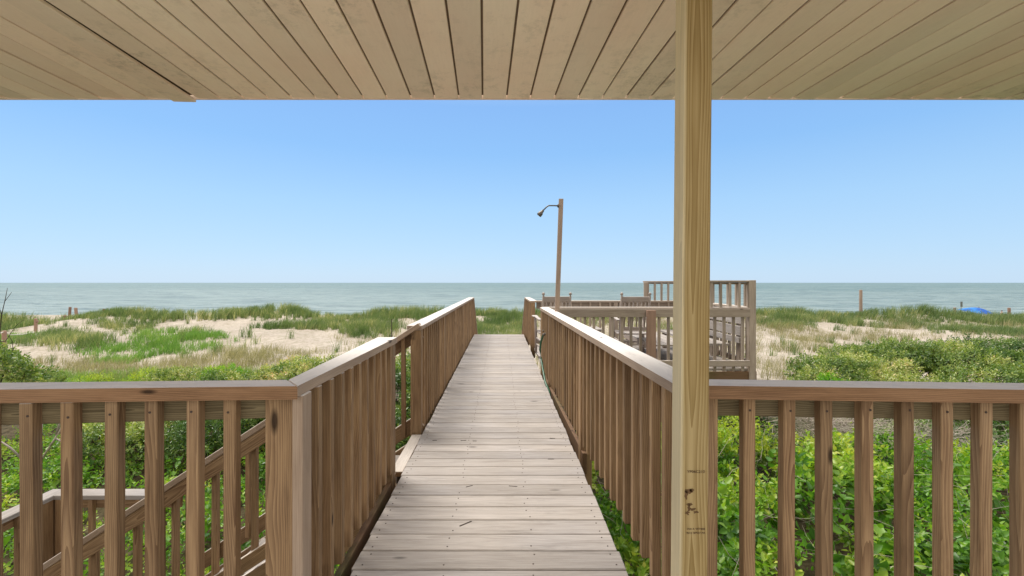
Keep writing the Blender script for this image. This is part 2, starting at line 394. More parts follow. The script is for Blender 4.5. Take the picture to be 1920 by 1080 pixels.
# ================================================================== RAILINGS
def railing(label, A, B, inn, zA=0.0, zB=0.0, Hc=.915, capw=.13, capt=.038, cap_over=.012, cap_poly=None, pitch=.14, starts=None, posts=(), post_w=.09, post_bot=-.25,
            mats=('rail', 'cap', 'rail'), bot=(.02, .105), bal_bot=.03, group='wooden railings', bw=.038, board_h=.09, bottom=True, rim=None, skip=None, name='deck_railing', cat='railing', board_front=False, capless=False):
    """A-B: inner face of the balusters on plan, inn: unit vector towards the side the balusters stand on"""
    A = Vector((A[0], A[1], 0)); B = Vector((B[0], B[1], 0)); inn = Vector((inn[0], inn[1], 0)).normalized()
    d = B - A; L = d.length; d.normalize(); sl = (zB - zA) / L
    def pt(t, o, z): return A + d * t + inn * o + Vector((0, 0, zA + sl * t + z))
    r = empty(name, pt(0, 0, 0), label, cat, group)
    mr, mc, mp = (M[m] for m in mats)
    co = cap_over - capw / 2
    if cap_poly: prism_cap('cap', cap_poly, mc, r, d)
    elif not capless: board('cap', mc, r, pt(-.01, co, Hc - capt / 2), pt(L + .01, co, Hc - capt / 2), capw, capt, ch=.004)
    ob = (.02 if board_front else -.057)
    board('top_rail', mr, r, pt(0, ob, Hc - capt - board_h / 2 - .001), pt(L, ob, Hc - capt - board_h / 2 - .001), .036, board_h)
    if bottom: board('bottom_rail', mr, r, pt(0, ob, sum(bot) / 2), pt(L, ob, sum(bot) / 2), .036, bot[1] - bot[0])
    if rim: board('rim_board', M['mossy'], r, pt(rim[0], -.02, -.10), pt(rim[1], -.02, -.10), .034, .16)
    for t in posts:
        c = pt(t, -post_w / 2 + .001, 0); board('post', mp, r, (c.x, c.y, c.z + post_bot), (c.x, c.y, c.z + Hc - capt - .0015), post_w, post_w, up=tuple(d))
    ts = starts if starts is not None else np.arange(pitch * .5, L, pitch)
    for t in ts:
        if any(abs(t - p) < post_w / 2 + bw / 2 for p in posts): continue
        t += random.uniform(-.004, .004); c = pt(t, -bw / 2, 0)
        lean = random.uniform(-.004, .004); tb = bal_bot + random.uniform(-.012, .008)
        bo_ = board('baluster', mr, r, (c.x, c.y, c.z + tb), tuple(Vector((c.x, c.y, c.z + Hc - capt - .001)) + d * lean), bw, bw, up=tuple(d), ch=.003)
    for bo_ in ([q_ for q_ in r.children if q_.name.startswith('baluster')] if group == 'porch railings' else []):
        vs = [v_.co for v_ in bo_.data.vertices]; ct = sum(vs, Vector()) / len(vs); f_ = ct + inn * (bw / 2 + .0002) + d * random.uniform(-.004, .008)
        MB().lathe((f_.x, f_.y, .82 + random.uniform(-.006, .006)), [(.0042, 0), (.0042, .0012)], 10, axis=tuple(inn)).build('screw', M['nail'], bo_)
    return r
def prism_cap(name, poly, mat, parent, d):
    """poly: four plan corners (x, y) counter-clockwise from above, z0, z1"""
    pts, z0, z1 = poly; v = []; g = []; off = random.uniform(0, 50); rr = random.random()
    n_ = Vector((-d.y, d.x, 0)); c0 = Vector((*pts[0], 0)); e = .004
    cen = sum((Vector((*p, 0)) for p in pts), Vector()) / 4
    for z, ins in ((z0, 0), (z1 - e, 0), (z1, e)):
        for p in pts:
            q = Vector((*p, 0)); q = q + (cen - q).normalized() * ins * 1.4
            v.append((q.x, q.y, z)); w_ = q - c0; g.append((w_.dot(d) + off, w_.dot(n_), z))
    f = [[3, 2, 1, 0], [8, 9, 10, 11]]
    for lv in (0, 4):
        for k in range(4): f.append([lv + k, lv + (k + 1) % 4, lv + 4 + (k + 1) % 4, lv + 4 + k])
    return mesh_obj(name, v, f, mat, parent, {'gc': ('FLOAT_VECTOR', 'POINT', g), 'rnd': ('FLOAT', 'POINT', [rr] * 12)})

OL, OR = -.655, .645
# --- front railing, left of the walk
def front_t(pxs, A, B, Yf):
    d = (Vector(B) - Vector(A)).normalized(); return [(Vector(((p - 960) * Yf(p) / F, Yf(p))) - Vector(A)).dot(d) for p in pxs]
YfL = lambda p: 1.555 + .085 * p / 560
A = Vector(((-400 - 960) * YfL(-400) / F, YfL(-400))); B = Vector(((500 - 960) * YfL(500) / F, YfL(500)))
inn = Vector((-(B - A).y, (B - A).x)) * -1
XL, YL = -.757, 1.605; nl = YL + .105
c1, c2 = P(-60, 0, 1.55), P(-60, 0, 1.655)
ext = lambda a, b, k: (a[0] + (b[0] - a[0]) * k, a[1] + (b[1] - a[1]) * k)
cl = (ext((XL, YL), (c1.x, 1.548), 1.35), (XL, YL), (XL - .085, nl), ext((XL - .085, nl), (c2.x, 1.655), 1.35))
fl = railing('brown porch railing at lower left with a thick corner post', A, B, inn, Hc=.915, capt=.047, cap_poly=(cl, .868, .915),
             starts=front_t([-360, -275, -192, -109, -28, 51, 129, 208, 283, 359, 432], A, B, YfL), mats=('rail', 'cap_front', 'rail'), bw=.042, board_h=.085, group='porch railings', posts=())
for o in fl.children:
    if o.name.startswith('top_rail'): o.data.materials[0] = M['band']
pc = P(527, 0, 1.66)
board('corner_post', M['rail'], fl, (pc.x, 1.655 + .045, -.3), (pc.x, 1.655 + .045, .8665), .112, .09, up=(0, 1, 0))
# --- front railing, right of the post
YfR = lambda p: 1.665 - .065 * (p - 1335) / 585
A = Vector(((1350 - 960) * YfR(1350) / F, YfR(1350))); B = Vector(((2410 - 960) * YfR(2410) / F, YfR(2410)))
inn = Vector((-(B - A).y, (B - A).x)) * -1
XR = .586; a1 = P(1300, 0, 1.615); a2 = P(1300, 0, 1.71); b1 = P(2010, 0, 1.555); b2 = P(2010, 0, 1.65)
cr_ = ((XR, 1.618), ext((XR, 1.618), (b1.x, 1.54), 1.4), ext((XR + .12, 1.722), (b2.x, 1.645), 1.4), (XR + .12, 1.722))
fr = railing('brown porch railing at lower right, running from the tall pine post to the right edge', A, B, inn, Hc=.915, capt=.047, cap_poly=(cr_, .868, .915),
             starts=front_t([1335, 1405, 1480, 1551, 1626, 1702, 1776, 1849, 1926, 2002, 2078, 2155, 2233, 2310, 2388], A, B, YfR), mats=('rail', 'cap_front', 'rail'), bw=.042, board_h=.085, group='porch railings')
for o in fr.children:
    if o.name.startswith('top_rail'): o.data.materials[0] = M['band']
pc = P(1318, 0, 1.66); board('corner_post', M['rail'], fr, (pc.x + .0, 1.70, -.3), (pc.x + .0, 1.70, .8665), .09, .09, up=(0, 1, 0))

# --- left railing beside the walk, porch to the stair gap
yA, yE = 1.72, 3.05
cap = ((W(OL + .012, 0, 0).x * 0 + XL, YL), (xc(yE) + OL + .012, yE), (xc(yE) + OL - .118, yE), (XL - .085, nl))
r1 = railing('short brown pale-capped railing left of the boardwalk, nearest the porch', W(OL, yA)[:2], W(OL, yE)[:2], WN, cap_poly=(cap, .877, .9146), posts=(yE - yA - .045,), post_bot=-.4,
             group='boardwalk side railings', bal_bot=.035, pitch=.128, rim=(-.1, 1.3))
c = W(OL - .02, 1.665); board('baluster', M['cap'], r1, (c.x, c.y, .03), (c.x, c.y, .876), .038, .075, up=(0, 1, 0))
# --- left railing, stair gap to the dunes
yA, yE = 3.89, 11.2; OLF = -.632
r2 = railing('long brown railing left of the boardwalk, from the stair gap to the dunes', W(OLF, yA)[:2], W(OLF, yE)[:2], WN, posts=(.045, 1.63, 3.0, 4.35, 5.55, 7.26), post_bot=-.35,
             group='boardwalk side railings', bal_bot=-.02, bottom=True, bot=(-.12, .0), pitch=.137)
# --- right railing
yA, yE = 1.72, 6.7; ORn, ORf = .69, .637
capr = ((XR, 1.618), (XR + .12, 1.722), (xc(yE) + ORf + .118, yE + .03), (xc(yE) + ORf - .012, yE + .03))
r3 = railing('long brown railing right of the boardwalk, starting behind the tall pine post', W(ORn, yA)[:2], W(ORf, yE)[:2], -WN, cap_poly=(capr, .877, .9146), posts=(1.86, 4.0, yE - yA - .046), post_bot=-.35,
             group='boardwalk side railings', bal_bot=.045, bottom=False, pitch=.137, rim=(1.75, 5.0))
# --- right railing far part and the descending handrails
r4 = railing('short grey brown railing at far right end of the boardwalk, past the platform opening', W(OR + .01, 9.22)[:2], W(OR + .01, 11.2)[:2], -WN, posts=(.046, 1.93), group='boardwalk side railings', bal_bot=-.02, bot=(-.1, .0))
railing('sloping handrail of the end steps on the left, dropping towards the dune grass', W(OLF + .01, 11.25)[:2], W(OLF + .01, 13.0)[:2], WN, zA=0, zB=-1.15, capw=.07, posts=(1.7,), group='end step handrails', name='handrail', cat='handrail', post_bot=-.3)
railing('sloping handrail of the end steps on the right, dropping towards the dune grass', W(OR, 11.25)[:2], W(OR, 13.0)[:2], -WN, zA=0, zB=-1.15, capw=.07, posts=(1.7,), group='end step handrails', name='handrail', cat='handrail', post_bot=-.3)

# ================================================================== SIDE STAIRS AND LANDING (left)
st = empty('side_stairs', (-1.8, 3.45, -.7), 'pale wooden stairs going down to the left from the gap in the boardwalk railing', 'stairs')
SL = .65; X0 = -.78
for k in range(7):
    xk = -.80 - .26 * k - .13; board('tread', M['deck'], st, (xk, 3.10, -.175 * (k + 1) - .02), (xk, 3.84, -.175 * (k + 1) - .02), .275, .038)
    board('riser', M['deck'], st, (xk + .135, 3.10, -.175 * (k + 1) + .082), (xk + .135, 3.84, -.175 * (k + 1) + .082), .018, .13)
for yy in (3.06, 3.88):
    board('stringer', M['rail'], st, (-.74, yy, -.14), (-2.80, yy, -.14 - 2.06 * SL), .038, .24)
land = empty('stair_landing', (-3.35, 3.2, -1.42), 'low wooden landing at the foot of the side stairs', 'landing')
mb = MB()
for k in range(12): mb.bar((-3.95, 2.2 + .1425 * k, -1.44), (-2.6, 2.2 + .1425 * k, -1.44), .138, .038)
mb.build('deck', M['deck'], land)
for x in (-3.9, -2.65):
    for y in (2.25, 3.8): board('support_post', M['mossy'], land, (x, y, -2.0), (x, y, -1.46), .09, .09)
def zcap(x): return .926 + (x - X0) * SL
# near handrail: the board stands on the camera side, balusters behind it
z0, z1 = zcap(-.80) - .915, zcap(-3.12) - .915
xs = [(p - 960) * 3.05 / F for p in (475, 401, 327, 254, 176, 548, 622, 700)]
railing('near sloping handrail of the side stairs, seen between the porch balusters', (-.80, 3.05), (-3.12, 3.05), (0, -1), zA=z0, zB=z1, capw=.085, cap_over=.05, capt=.04, board_h=.10, starts=[-.80 - x for x in xs], posts=(2.27,),
        group='stair handrails', board_front=True, bal_bot=.02, bot=(0, .09), name='stair_handrail', cat='handrail', bw=.036, post_bot=-.15)
z0, z1 = zcap(-.80) - .915 + .02, zcap(-2.80) - .915 + .02
railing('far sloping handrail of the side stairs, starting at the first post beyond the gap', (-.80, 3.92), (-2.80, 3.92), (0, -1), zA=z0, zB=z1, capw=.085, cap_over=.05, capt=.04, board_h=.10, pitch=.27, posts=(1.97,),
        group='stair handrails', board_front=False, bal_bot=.02, bot=(0, .12), name='stair_handrail', cat='handrail', bw=.036, post_bot=-.15)
railing('level landing railing with pale cap behind the sloping handrail at lower left', (-3.898, 3.88), (-2.86, 3.88), (0, -1), zA=-1.445, zB=-1.445, capw=.13, posts=(.045,), group='landing railings', bal_bot=.03, mats=('rail', 'deck', 'rail'), pitch=.2)
railing('landing railing at the lower left edge, running towards the porch', (-3.91, 3.985), (-3.91, 2.2), (1, 0), zA=-1.445, zB=-1.445, capw=.13, posts=(.15, 1.6), group='landing railings', bal_bot=.03, mats=('rail', 'deck', 'rail'), pitch=.145)

# ================================================================== PLATFORM (right)
pf = empty('platform', (2.0, 8.0, 0), 'raised wooden platform beside the far right part of the boardwalk', 'platform')
mb = MB(); X1, X2 = .46, 3.62; YN, YF_ = 6.80, 9.36
for k in range(18): mb.bar((X1, YN + .08 + .1425 * k, -.02 + random.uniform(-.001, .001)), (X2, YN + .08 + .1425 * k, -.02), .138, .038)
mb.build('deck', M['deck'], pf)
board('rim_board', M['mossy'], pf, (X1, YN - .01, -.13), (X2 + .02, YN - .01, -.13), .036, .17)
board('rim_board', M['mossy'], pf, (X2 + .02, YN, -.13), (X2 + .02, YF_, -.13), .036, .17)
for x in (.9, 2.2, X2 - .1):
    for y in (YN + .1, YF_ - .1): board('support_post', M['mossy'], pf, (x, y, -2.2), (x, y, -.045), .1, .1)
xe = 3.53
nr = railing('grey near railing of the platform, facing the porch, behind the tall pine post', (.46, 6.78), (xe, 6.78), (0, -1), capw=.11, posts=(), board_h=.125, mats=('grey', 'grey', 'grey'), bot=(.035, .125), bal_bot=-.05,
             group='platform railings', pitch=.139, capt=.022, board_front=True)
board('corner_post', M['grey'], nr, (xe + .045, 6.80, -.9), (xe + .045, 6.80, 1.318), .10, .09, up=(0, 1, 0))
rp = P(1220, 0, 6.72); board('rough_post', M['stake'], nr, (rp.x, 6.70, -.4), (rp.x, 6.70, .872), .13, .06, up=(0, 1, 0))
fr_ = railing('grey far railing of the platform, on the sea side behind the two rocking chairs', (.50, 9.28), (3.5, 9.28), (0, -1), capw=.13, posts=(1.62,), board_h=.13, mats=('grey', 'grey', 'grey'), group='platform railings', pitch=.2, bot=(.03, .12))
sr = railing('grey side railing along the right edge of the platform', (3.56, 6.86), (3.56, 9.3), (-1, 0), posts=(1.2,), mats=('grey', 'grey', 'grey'), group='platform railings')
# raised upper tier at the right corner
def upper(label, A, B, inn, end=True, pitch=.14):
    return railing(label, A, B, inn, zA=.915, zB=.915, Hc=.40, capw=.10, capt=.03, board_h=.03, mats=('grey', 'grey', 'grey'), bottom=False, bal_bot=.0, pitch=pitch, group='upper guard railings', name='upper_railing')
u1 = upper('upper guard railing above the near platform railing, right of the tall pine post', (2.62, 6.77), (3.53, 6.77), (0, -1))
u2 = upper('upper guard railing on the far side of the platform, starting left of the pine post', (2.70, 9.27), (3.5, 9.27), (0, -1))
board('end_post', M['grey'], u2, (2.72, 9.25, .90), (2.72, 9.25, 1.285), .075, .05)
u3 = upper('upper guard railing on the right side of the platform, seen end on', (3.57, 6.86), (3.57, 9.3), (-1, 0), pitch=.28)

# bench along the right side
bn = empty('built_in_bench', (3.2, 8.0, 0), 'built-in bench with pale back boards along the right side of the platform', 'bench')
for z, t in ((.72, .045), (.545, .02), (.405, .0)): board('back_board', M['deck'], bn, (3.46 + t, 6.90, z), (3.46 + t, 9.05, z), .034, .145 if z > .45 else .09)
mb = MB()
for k in range(3): mb.bar((2.98 + .145 * k, 6.98, .33), (2.98 + .145 * k, 9.05, .33), .138, .036)
mb.build('seat', M['deck'], bn)
for y in (7.05, 8.0, 8.95):
    board('leg', M['grey'], bn, (3.0, y, 0), (3.0, y, .31), .07, .07); board('back_support', M['grey'], bn, (3.52, y, 0), (3.54, y, .80), .04, .08)
# low slatted lounger beside it
lg = empty('slatted_lounger', (2.5, 7.6, 0), 'low pale slatted wooden lounger between second rocking chair and built-in bench', 'lounger')
mb = MB()
for k in range(5): mb.bar((2.24 + .125 * k, 7.02, .31), (2.24 + .125 * k, 8.9, .31), .115, .025)
mb.build('seat', M['deck'], lg)
for x in (2.2, 2.78): board('side_rail', M['chair'], lg, (x, 7.0, .25), (x, 8.9, .25), .03, .09)
for x in (2.24, 2.74):
    for y in (7.1, 8.8): board('leg', M['chair'], lg, (x, y, 0), (x, y, .21), .06, .06)
# small table
tb = empty('side_table', (1.25, 7.75, 0), 'small square wooden side table between the two rocking chairs', 'table')
mb = MB()
for k in range(4): mb.bar((1.06 + .125 * k, 7.5, .50), (1.06 + .125 * k, 7.98, .50), .12, .022)
mb.build('table_top', M['deck'], tb)
board('apron', M['chair'], tb, (1.03, 7.53, .42), (1.47, 7.53, .42), .02, .13)
board('shelf', M['chair'], tb, (1.05, 7.75, .18), (1.45, 7.75, .18), .40, .02)
for x in (1.05, 1.45):
    for y in (7.53, 7.95): board('leg', M['chair'], tb, (x, y, 0), (x, y, .487), .05, .05)

def make_chair(name, label):
    """rocking chair facing +Y, origin on the floor under the seat"""
    r = empty(name, (0, 0, 0), label, 'rocking chair', 'rocking chairs on the platform')
    mt = M['chair']; w2 = .225
    for s in (-1, 1):
        mb = MB(); mb.tube([(s * w2, -.20, .04), (s * w2, -.22, .42), (s * w2, -.30, .80), (s * w2, -.36, 1.06)], [.021, .024, .021, .019], 10); bp = mb.build('back_post', mt, r, True)
        mb = MB(); mb.lathe((s * w2, -.362, 1.055), [(.016, 0), (.010, .012), (.024, .03), (.026, .042), (.018, .06), (.004, .068)], 10); mb.build('finial', mt, bp, True)
        mb = MB(); mb.tube([(s * (w2 + .03), .22, .04), (s * (w2 + .03), .23, .42), (s * (w2 + .04), .24, .665)], [.021, .024, .02], 10); mb.build('leg', mt, r, True)
        mb = MB(); n = 9; pts = []
        for i in range(n):                 # rocker
            t = -1 + 2 * i / (n - 1); pts.append(Vector((s * (w2 + .012), t * .42, .022 + .055 * t * t)))
        for i in range(n - 1): mb.bar(pts[i], pts[i + 1], .03, .035, ch=.002, rnd=.5)
        mb.build('rocker', mt, r)
        mb = MB(); mb.bar((s * (w2 + .035), -.27, .66), (s * (w2 + .045), .12, .685), .06, .022); mb.bar((s * (w2 + .045), .118, .685), (s * (w2 + .045), .33, .69), .095, .022, ch=.006); mb.build('armrest', mt, r)
        board('side_stretcher', mt, r, (s * (w2 + .015), -.2, .20), (s * (w2 + .02), .22, .20), .022, .022)
        board('side_stretcher', mt, r, (s * (w2 + .015), -.2, .31), (s * (w2 + .02), .22, .31), .022, .022)
    mb = MB(); mb.bar((-w2, -.352, 1.01), (w2, -.352, 1.01), .022, .085, ch=.006); mb.build('top_slat', mt, r)
    mb = MB(); mb.bar((-w2, -.24, .52), (w2, -.24, .52), .022, .06); mb.build('lower_slat', mt, r)
    for k in range(6):
        x = -.165 + .066 * k; mb = MB(); mb.tube([(x, -.24, .54), (x, -.30, .78), (x, -.35, .985)], [.010, .018, .011], 8); mb.build('back_spindle', mt, r, True)
    mb = MB()
    for k in range(7): y = -.21 + .072 * k; mb.bar((-w2 - .02, y, .435 - .02 * math.sin(k / 6 * math.pi)), (w2 + .02, y, .435 - .02 * math.sin(k / 6 * math.pi)), .066, .02)
    mb.build('seat', mt, r)
    for y in (-.2, .22): board('cross_stretcher', mt, r, (-w2, y, .25), (w2, y, .25), .022, .022)
    return r
def copy_tree(o, parent=None):
    c = o.copy(); col.objects.link(c); c.parent = parent
    for ch in list(o.children): copy_tree(ch, c)
    return c
ch1 = make_chair('rocking_chair', 'rocking chair with round finials beside the shower pole, seen from behind')
ch2 = copy_tree(ch1); ch2['label'] = 'rocking chair with round finials near the tall pine post, seen from behind'
ch1.location = (.70, 7.83, 0); ch1.rotation_euler.z = R(6)
ch2.location = (2.03, 7.75, 0); ch2.rotation_euler.z = R(-3)

# ================================================================== SHOWER
sh = empty('outdoor_shower', (.58, 5.85, 0), 'tall leaning wooden outdoor shower pole with bent metal pipe behind the right railing', 'outdoor shower')
pb, ptp = Vector((.575, 5.80, -.4)), P(1052, 373, 5.80)
pb = P(1042.5, 640, 5.8); pb = pb + (pb - ptp).normalized() * .9
sp = board('pole', M['pole'], sh, pb, ptp, .056, .05, up=(0, 1, 0))
a0 = P(1048, 386, 5.76)
mb = MB(); mb.tube([a0, P(1038, 385.5, 5.75), P(1029, 385.5, 5.74), P(1025, 388, 5.74), P(1018, 395, 5.74)], .0085, 10); arm = mb.build('shower_arm', M['metal'], sh, True)
mb = MB(); mb.lathe(P(1046.5, 386, 5.765), [(.024, -.006), (.024, .004), (.012, .012)], 12, axis=(-1, 0, 0)); mb.build('flange', M['metal'], arm, True)
hd = (P(1011, 403, 5.74) - P(1018, 395, 5.74)).normalized()
mb = MB(); mb.lathe(P(1019, 394, 5.74), [(.012, 0), (.018, .012), (.020, .035), (.030, .048), (.033, .085), (.030, .09), (.004, .09)], 14, axis=hd); mb.build('shower_head', M['metal'], sh, True)
fc = P(1029, 632, 5.55)
hx = lambda Y, o=-.03: xc(Y) + OR + o
hose = MB(); hose.tube([(hx(6.05, -.01), 6.05, .60), (hx(6.1), 6.1, .57), (hx(6.2, -.05), 6.2, .47), (hx(6.22, -.06), 6.22, .36), (hx(6.1, -.05), 6.1, .24), (hx(5.9, -.045), 5.9, .13), (hx(5.68, -.04), 5.68, .04), (hx(5.5, -.01), 5.5, -.04), (hx(5.4, .02), 5.4, -.2)], .014, 10)
hs_ = empty('garden_hose', (hx(6, 0), 6, .3), 'green garden hose hanging from a tap on the inside of the right railing', 'hose')
ho = hose.build('hose', M['hose'], hs_, True)
mb = MB(); mb.lathe((hx(6.05, .0), 6.05, .60), [(.012, -.02), (.016, .0), (.018, .03), (.012, .045)], 10, axis=(-.6, 0, -.3)); mb.tube([(hx(6.05, -.03), 6.02, .64), (hx(6.05, -.03), 6.08, .64)], .009, 8); mb.build('tap', M['metal'], hs_, True)

# ================================================================== PORCH: deck, post, ceiling
pd = empty('porch_deck', (0, 0, 0), 'wooden porch floor under the roof, where the boardwalk begins', 'porch')
mb = MB()
for k in range(26): mb.bar((-4.2, -2.1 + .142 * k, -.02), (4.2, -2.1 + .142 * k, -.02), .1375, .038)
d_ = mb.build('deck', M['bounce'], pd)
board('rim_board', M['rail'], pd, (-4.2, 1.545, -.13), (-.78, 1.545, -.13), .036, .2)
board('rim_board', M['rail'], pd, (.62, 1.545, -.13), (4.2, 1.545, -.13), .036, .2)

pp = empty('porch_post', (.55, 1.46, 0), 'tall yellowish pine post right of the boardwalk, carrying the porch ceiling', 'post')
q0 = Vector(((1303.5 - 960) * 1.46 / F, 1.50, 0)); q1 = Vector(((1311.5 - 960) * 1.46 / F, 1.50, 0))
bot_ = P(1301.3, 1080, 1.46); top_ = P(1311, 0, 1.46); dd = (top_ - bot_) / (top_.z - bot_.z)
pbm = bot_ + dd * (0.0 - bot_.z); ptm = bot_ + dd * (2.385 - bot_.z)
pbm.y = ptm.y = 1.505
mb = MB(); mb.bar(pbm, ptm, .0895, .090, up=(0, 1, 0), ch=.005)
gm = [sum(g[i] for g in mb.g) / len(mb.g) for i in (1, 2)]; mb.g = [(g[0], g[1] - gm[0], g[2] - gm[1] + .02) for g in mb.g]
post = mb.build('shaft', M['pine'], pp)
def stamp(txt, px, py, size, sx=1.0):
    cu = bpy.data.curves.new('stamp', 'FONT'); cu.body = txt; cu.size = size; cu.align_x = 'CENTER'; cu.align_y = 'CENTER'; cu.extrude = .0002
    to = bpy.data.objects.new('stamp', cu); col.objects.link(to)
    p = P(px, py, 1.4585); to.location = p; to.rotation_euler = (R(90), 0, 0); to.scale = (sx, 1, 1)
    dg = bpy.context.evaluated_depsgraph_get(); me = bpy.data.meshes.new_from_object(to.evaluated_get(dg))
    me.transform(to.matrix_world if False else Matrix.LocRotScale(to.location, to.rotation_euler, to.scale))
    bpy.data.objects.remove(to); me.materials.clear()
    return finish('stamp', me, M['ink'], pp)
stamp('YP06C210', 1305, 884.5, .0115, 1.15)
stamp('704 A W7408', 1305, 992, .0085, 1.2)
stamp('N12 BM27 PA', 1305, 999.5, .0085, 1.2)
# knot and bark pocket on the post face
def blob(parent, cx, cy, pts, mat, Yp=1.4592):
    v = [P(cx + a, cy + b, Yp) for a, b in pts]; n = len(v); v += [p + Vector((0, -.0006, 0)) for p in v]
    f = [list(range(n, 2 * n))[::-1]] + [[i, (i + 1) % n, n + (i + 1) % n, n + i] for i in range(n)]
    return v, f
kv, kf = [], []
for cx, cy, rx, ry, irr in ((1292, 921, 7.5, 4.5, .35), (1286.5, 927, 3.2, 8, .4), (1297, 919, 4, 3, .3), (1293, 946, 5, 3, .6), (1289, 962, 4, 3, .7), (1299, 955, 5, 2.2, .6), (1304, 960, 4, 2.5, .6), (1292, 953, 3, 6, .6)):
    n = 13; pts = [(rx * math.cos(2 * math.pi * i / n) * random.uniform(1 - irr, 1 + irr), ry * math.sin(2 * math.pi * i / n) * random.uniform(1 - irr, 1 + irr)) for i in range(n)]
    v, f = blob(None, cx, cy, pts, None); b0 = len(kv); kv += v; kf += [[i + b0 for i in q] for q in f]
mesh_obj('knot', kv, kf, simple('dark_knot', (.15, .08, .03), .8), pp)

pcg = empty('porch_ceiling', (0, 1.0, 2.39), 'beige beadboard porch ceiling of long boards overhead', 'ceiling')
CZ = 2.388; CY = 2.735; mb = MB()
cdir = Vector((-52 / F, 1, 0)).normalized(); pw = 44.6 * CY / F
x0 = (905 - 960) * CY / F
for k in range(-36, 40):
    xe_ = x0 + pw * (k + .5); sag = random.uniform(-.002, .002); sg = -.024 if k == -13 else random.uniform(-.0025, .001)
    a = Vector((xe_, CY, CZ + .009 + sag + sg)); b = a - cdir * 2.3; b.z = CZ + .009 + sag
    wv_ = pw - (.0115 if k % 2 else .0085)
    mb.bar(b, a + cdir * random.uniform(-.004, .002), wv_, .018, ch=.0025)
mb.build('boards', M['ceiling'], pcg)
board('backing', M['groove'], pcg, (-6, 1.58, CZ + .017), (6, 1.58, CZ + .017), 2.26, .018)
board('edge_strip', M['ceiling'], pcg, (-6, CY + .012, CZ + .008), (6, CY + .012, CZ + .008), .012, .022, ch=.002)
board('fascia', M['ceiling'], pcg, (-6, CY + .031, CZ + .1), (6, CY + .031, CZ + .1), .02, .17)

# ================================================================== VEGETATION
def norm(a): return a / np.maximum(np.linalg.norm(a, axis=-1, keepdims=True), 1e-9)
def leaf_mesh(name, Pn, D, N, L, Wd, rnd, mat, parent=None, droop=.15):
    """folded six-point leaves: base, two edge points a side, tip"""
    n = len(Pn); D = norm(D); S = norm(np.cross(D, N)); N = np.cross(S, D)
    L = L[:, None]; Wd = Wd[:, None]
    v = np.empty((n, 6, 3))
    v[:, 0] = Pn; v[:, 3] = Pn + D * L - N * L * droop
    v[:, 1] = Pn + D * L * .3 + S * Wd * .5 + N * Wd * .16; v[:, 5] = Pn + D * L * .3 - S * Wd * .5 + N * Wd * .16
    v[:, 2] = Pn + D * L * .7 + S * Wd * .36 + N * (Wd * .1 - L * droop * .4); v[:, 4] = Pn + D * L * .7 - S * Wd * .36 + N * (Wd * .1 - L * droop * .4)
    b = np.arange(n)[:, None] * 6
    f = np.concatenate([b + [0, 1, 2, 3], b + [0, 3, 4, 5]])
    return np_mesh(name, v.reshape(-1, 3), f, mat, parent, {'rnd': ('FLOAT', 'POINT', np.repeat(rnd, 6))})
def lobe_points(lobes, dens, zmin=None, skin=.35):
    """points on the upper skins of a set of ellipsoids (cx,cy,cz,rx,ry,rz)"""
    out, nn, dp = [], [], []
    Lb = np.array(lobes)
    for i, (cx, cy, cz, rx, ry, rz) in enumerate(lobes):
        area = 2.6 * math.pi * ((rx * ry) ** 1.6 / 3 + (rx * rz) ** 1.6 / 3 + (ry * rz) ** 1.6 / 3) ** (1 / 1.6)
        m = int(area * dens); u = norm(rng.normal(size=(m, 3))); u = u[(u[:, 2] > -.35)]
        dep = rng.random(len(u)) ** 1.6 * skin
        bump = 1 + .16 * (vnoise(u[:, 0] * 3 + i * 7, u[:, 1] * 3 + u[:, 2] * 3, 1.0, i) - .5) * 2
        rr = ((1 - dep) * bump)[:, None]
        p = u * rr * [rx, ry, rz] + [cx, cy, cz]
        keep = np.ones(len(p), bool)
        for j, q in enumerate(Lb):
            if j == i: continue
            dd_ = (((p - q[:3]) / q[3:]) ** 2).sum(1); keep &= dd_ > .52
        keep &= p[:, 2] > ground_z(p[:, 0], p[:, 1]) + .02
        out.append(p[keep]); nn.append(norm(u[keep] / [rx, ry, rz])); dp.append(dep[keep])
    return np.concatenate(out), np.concatenate(nn), np.concatenate(dp)
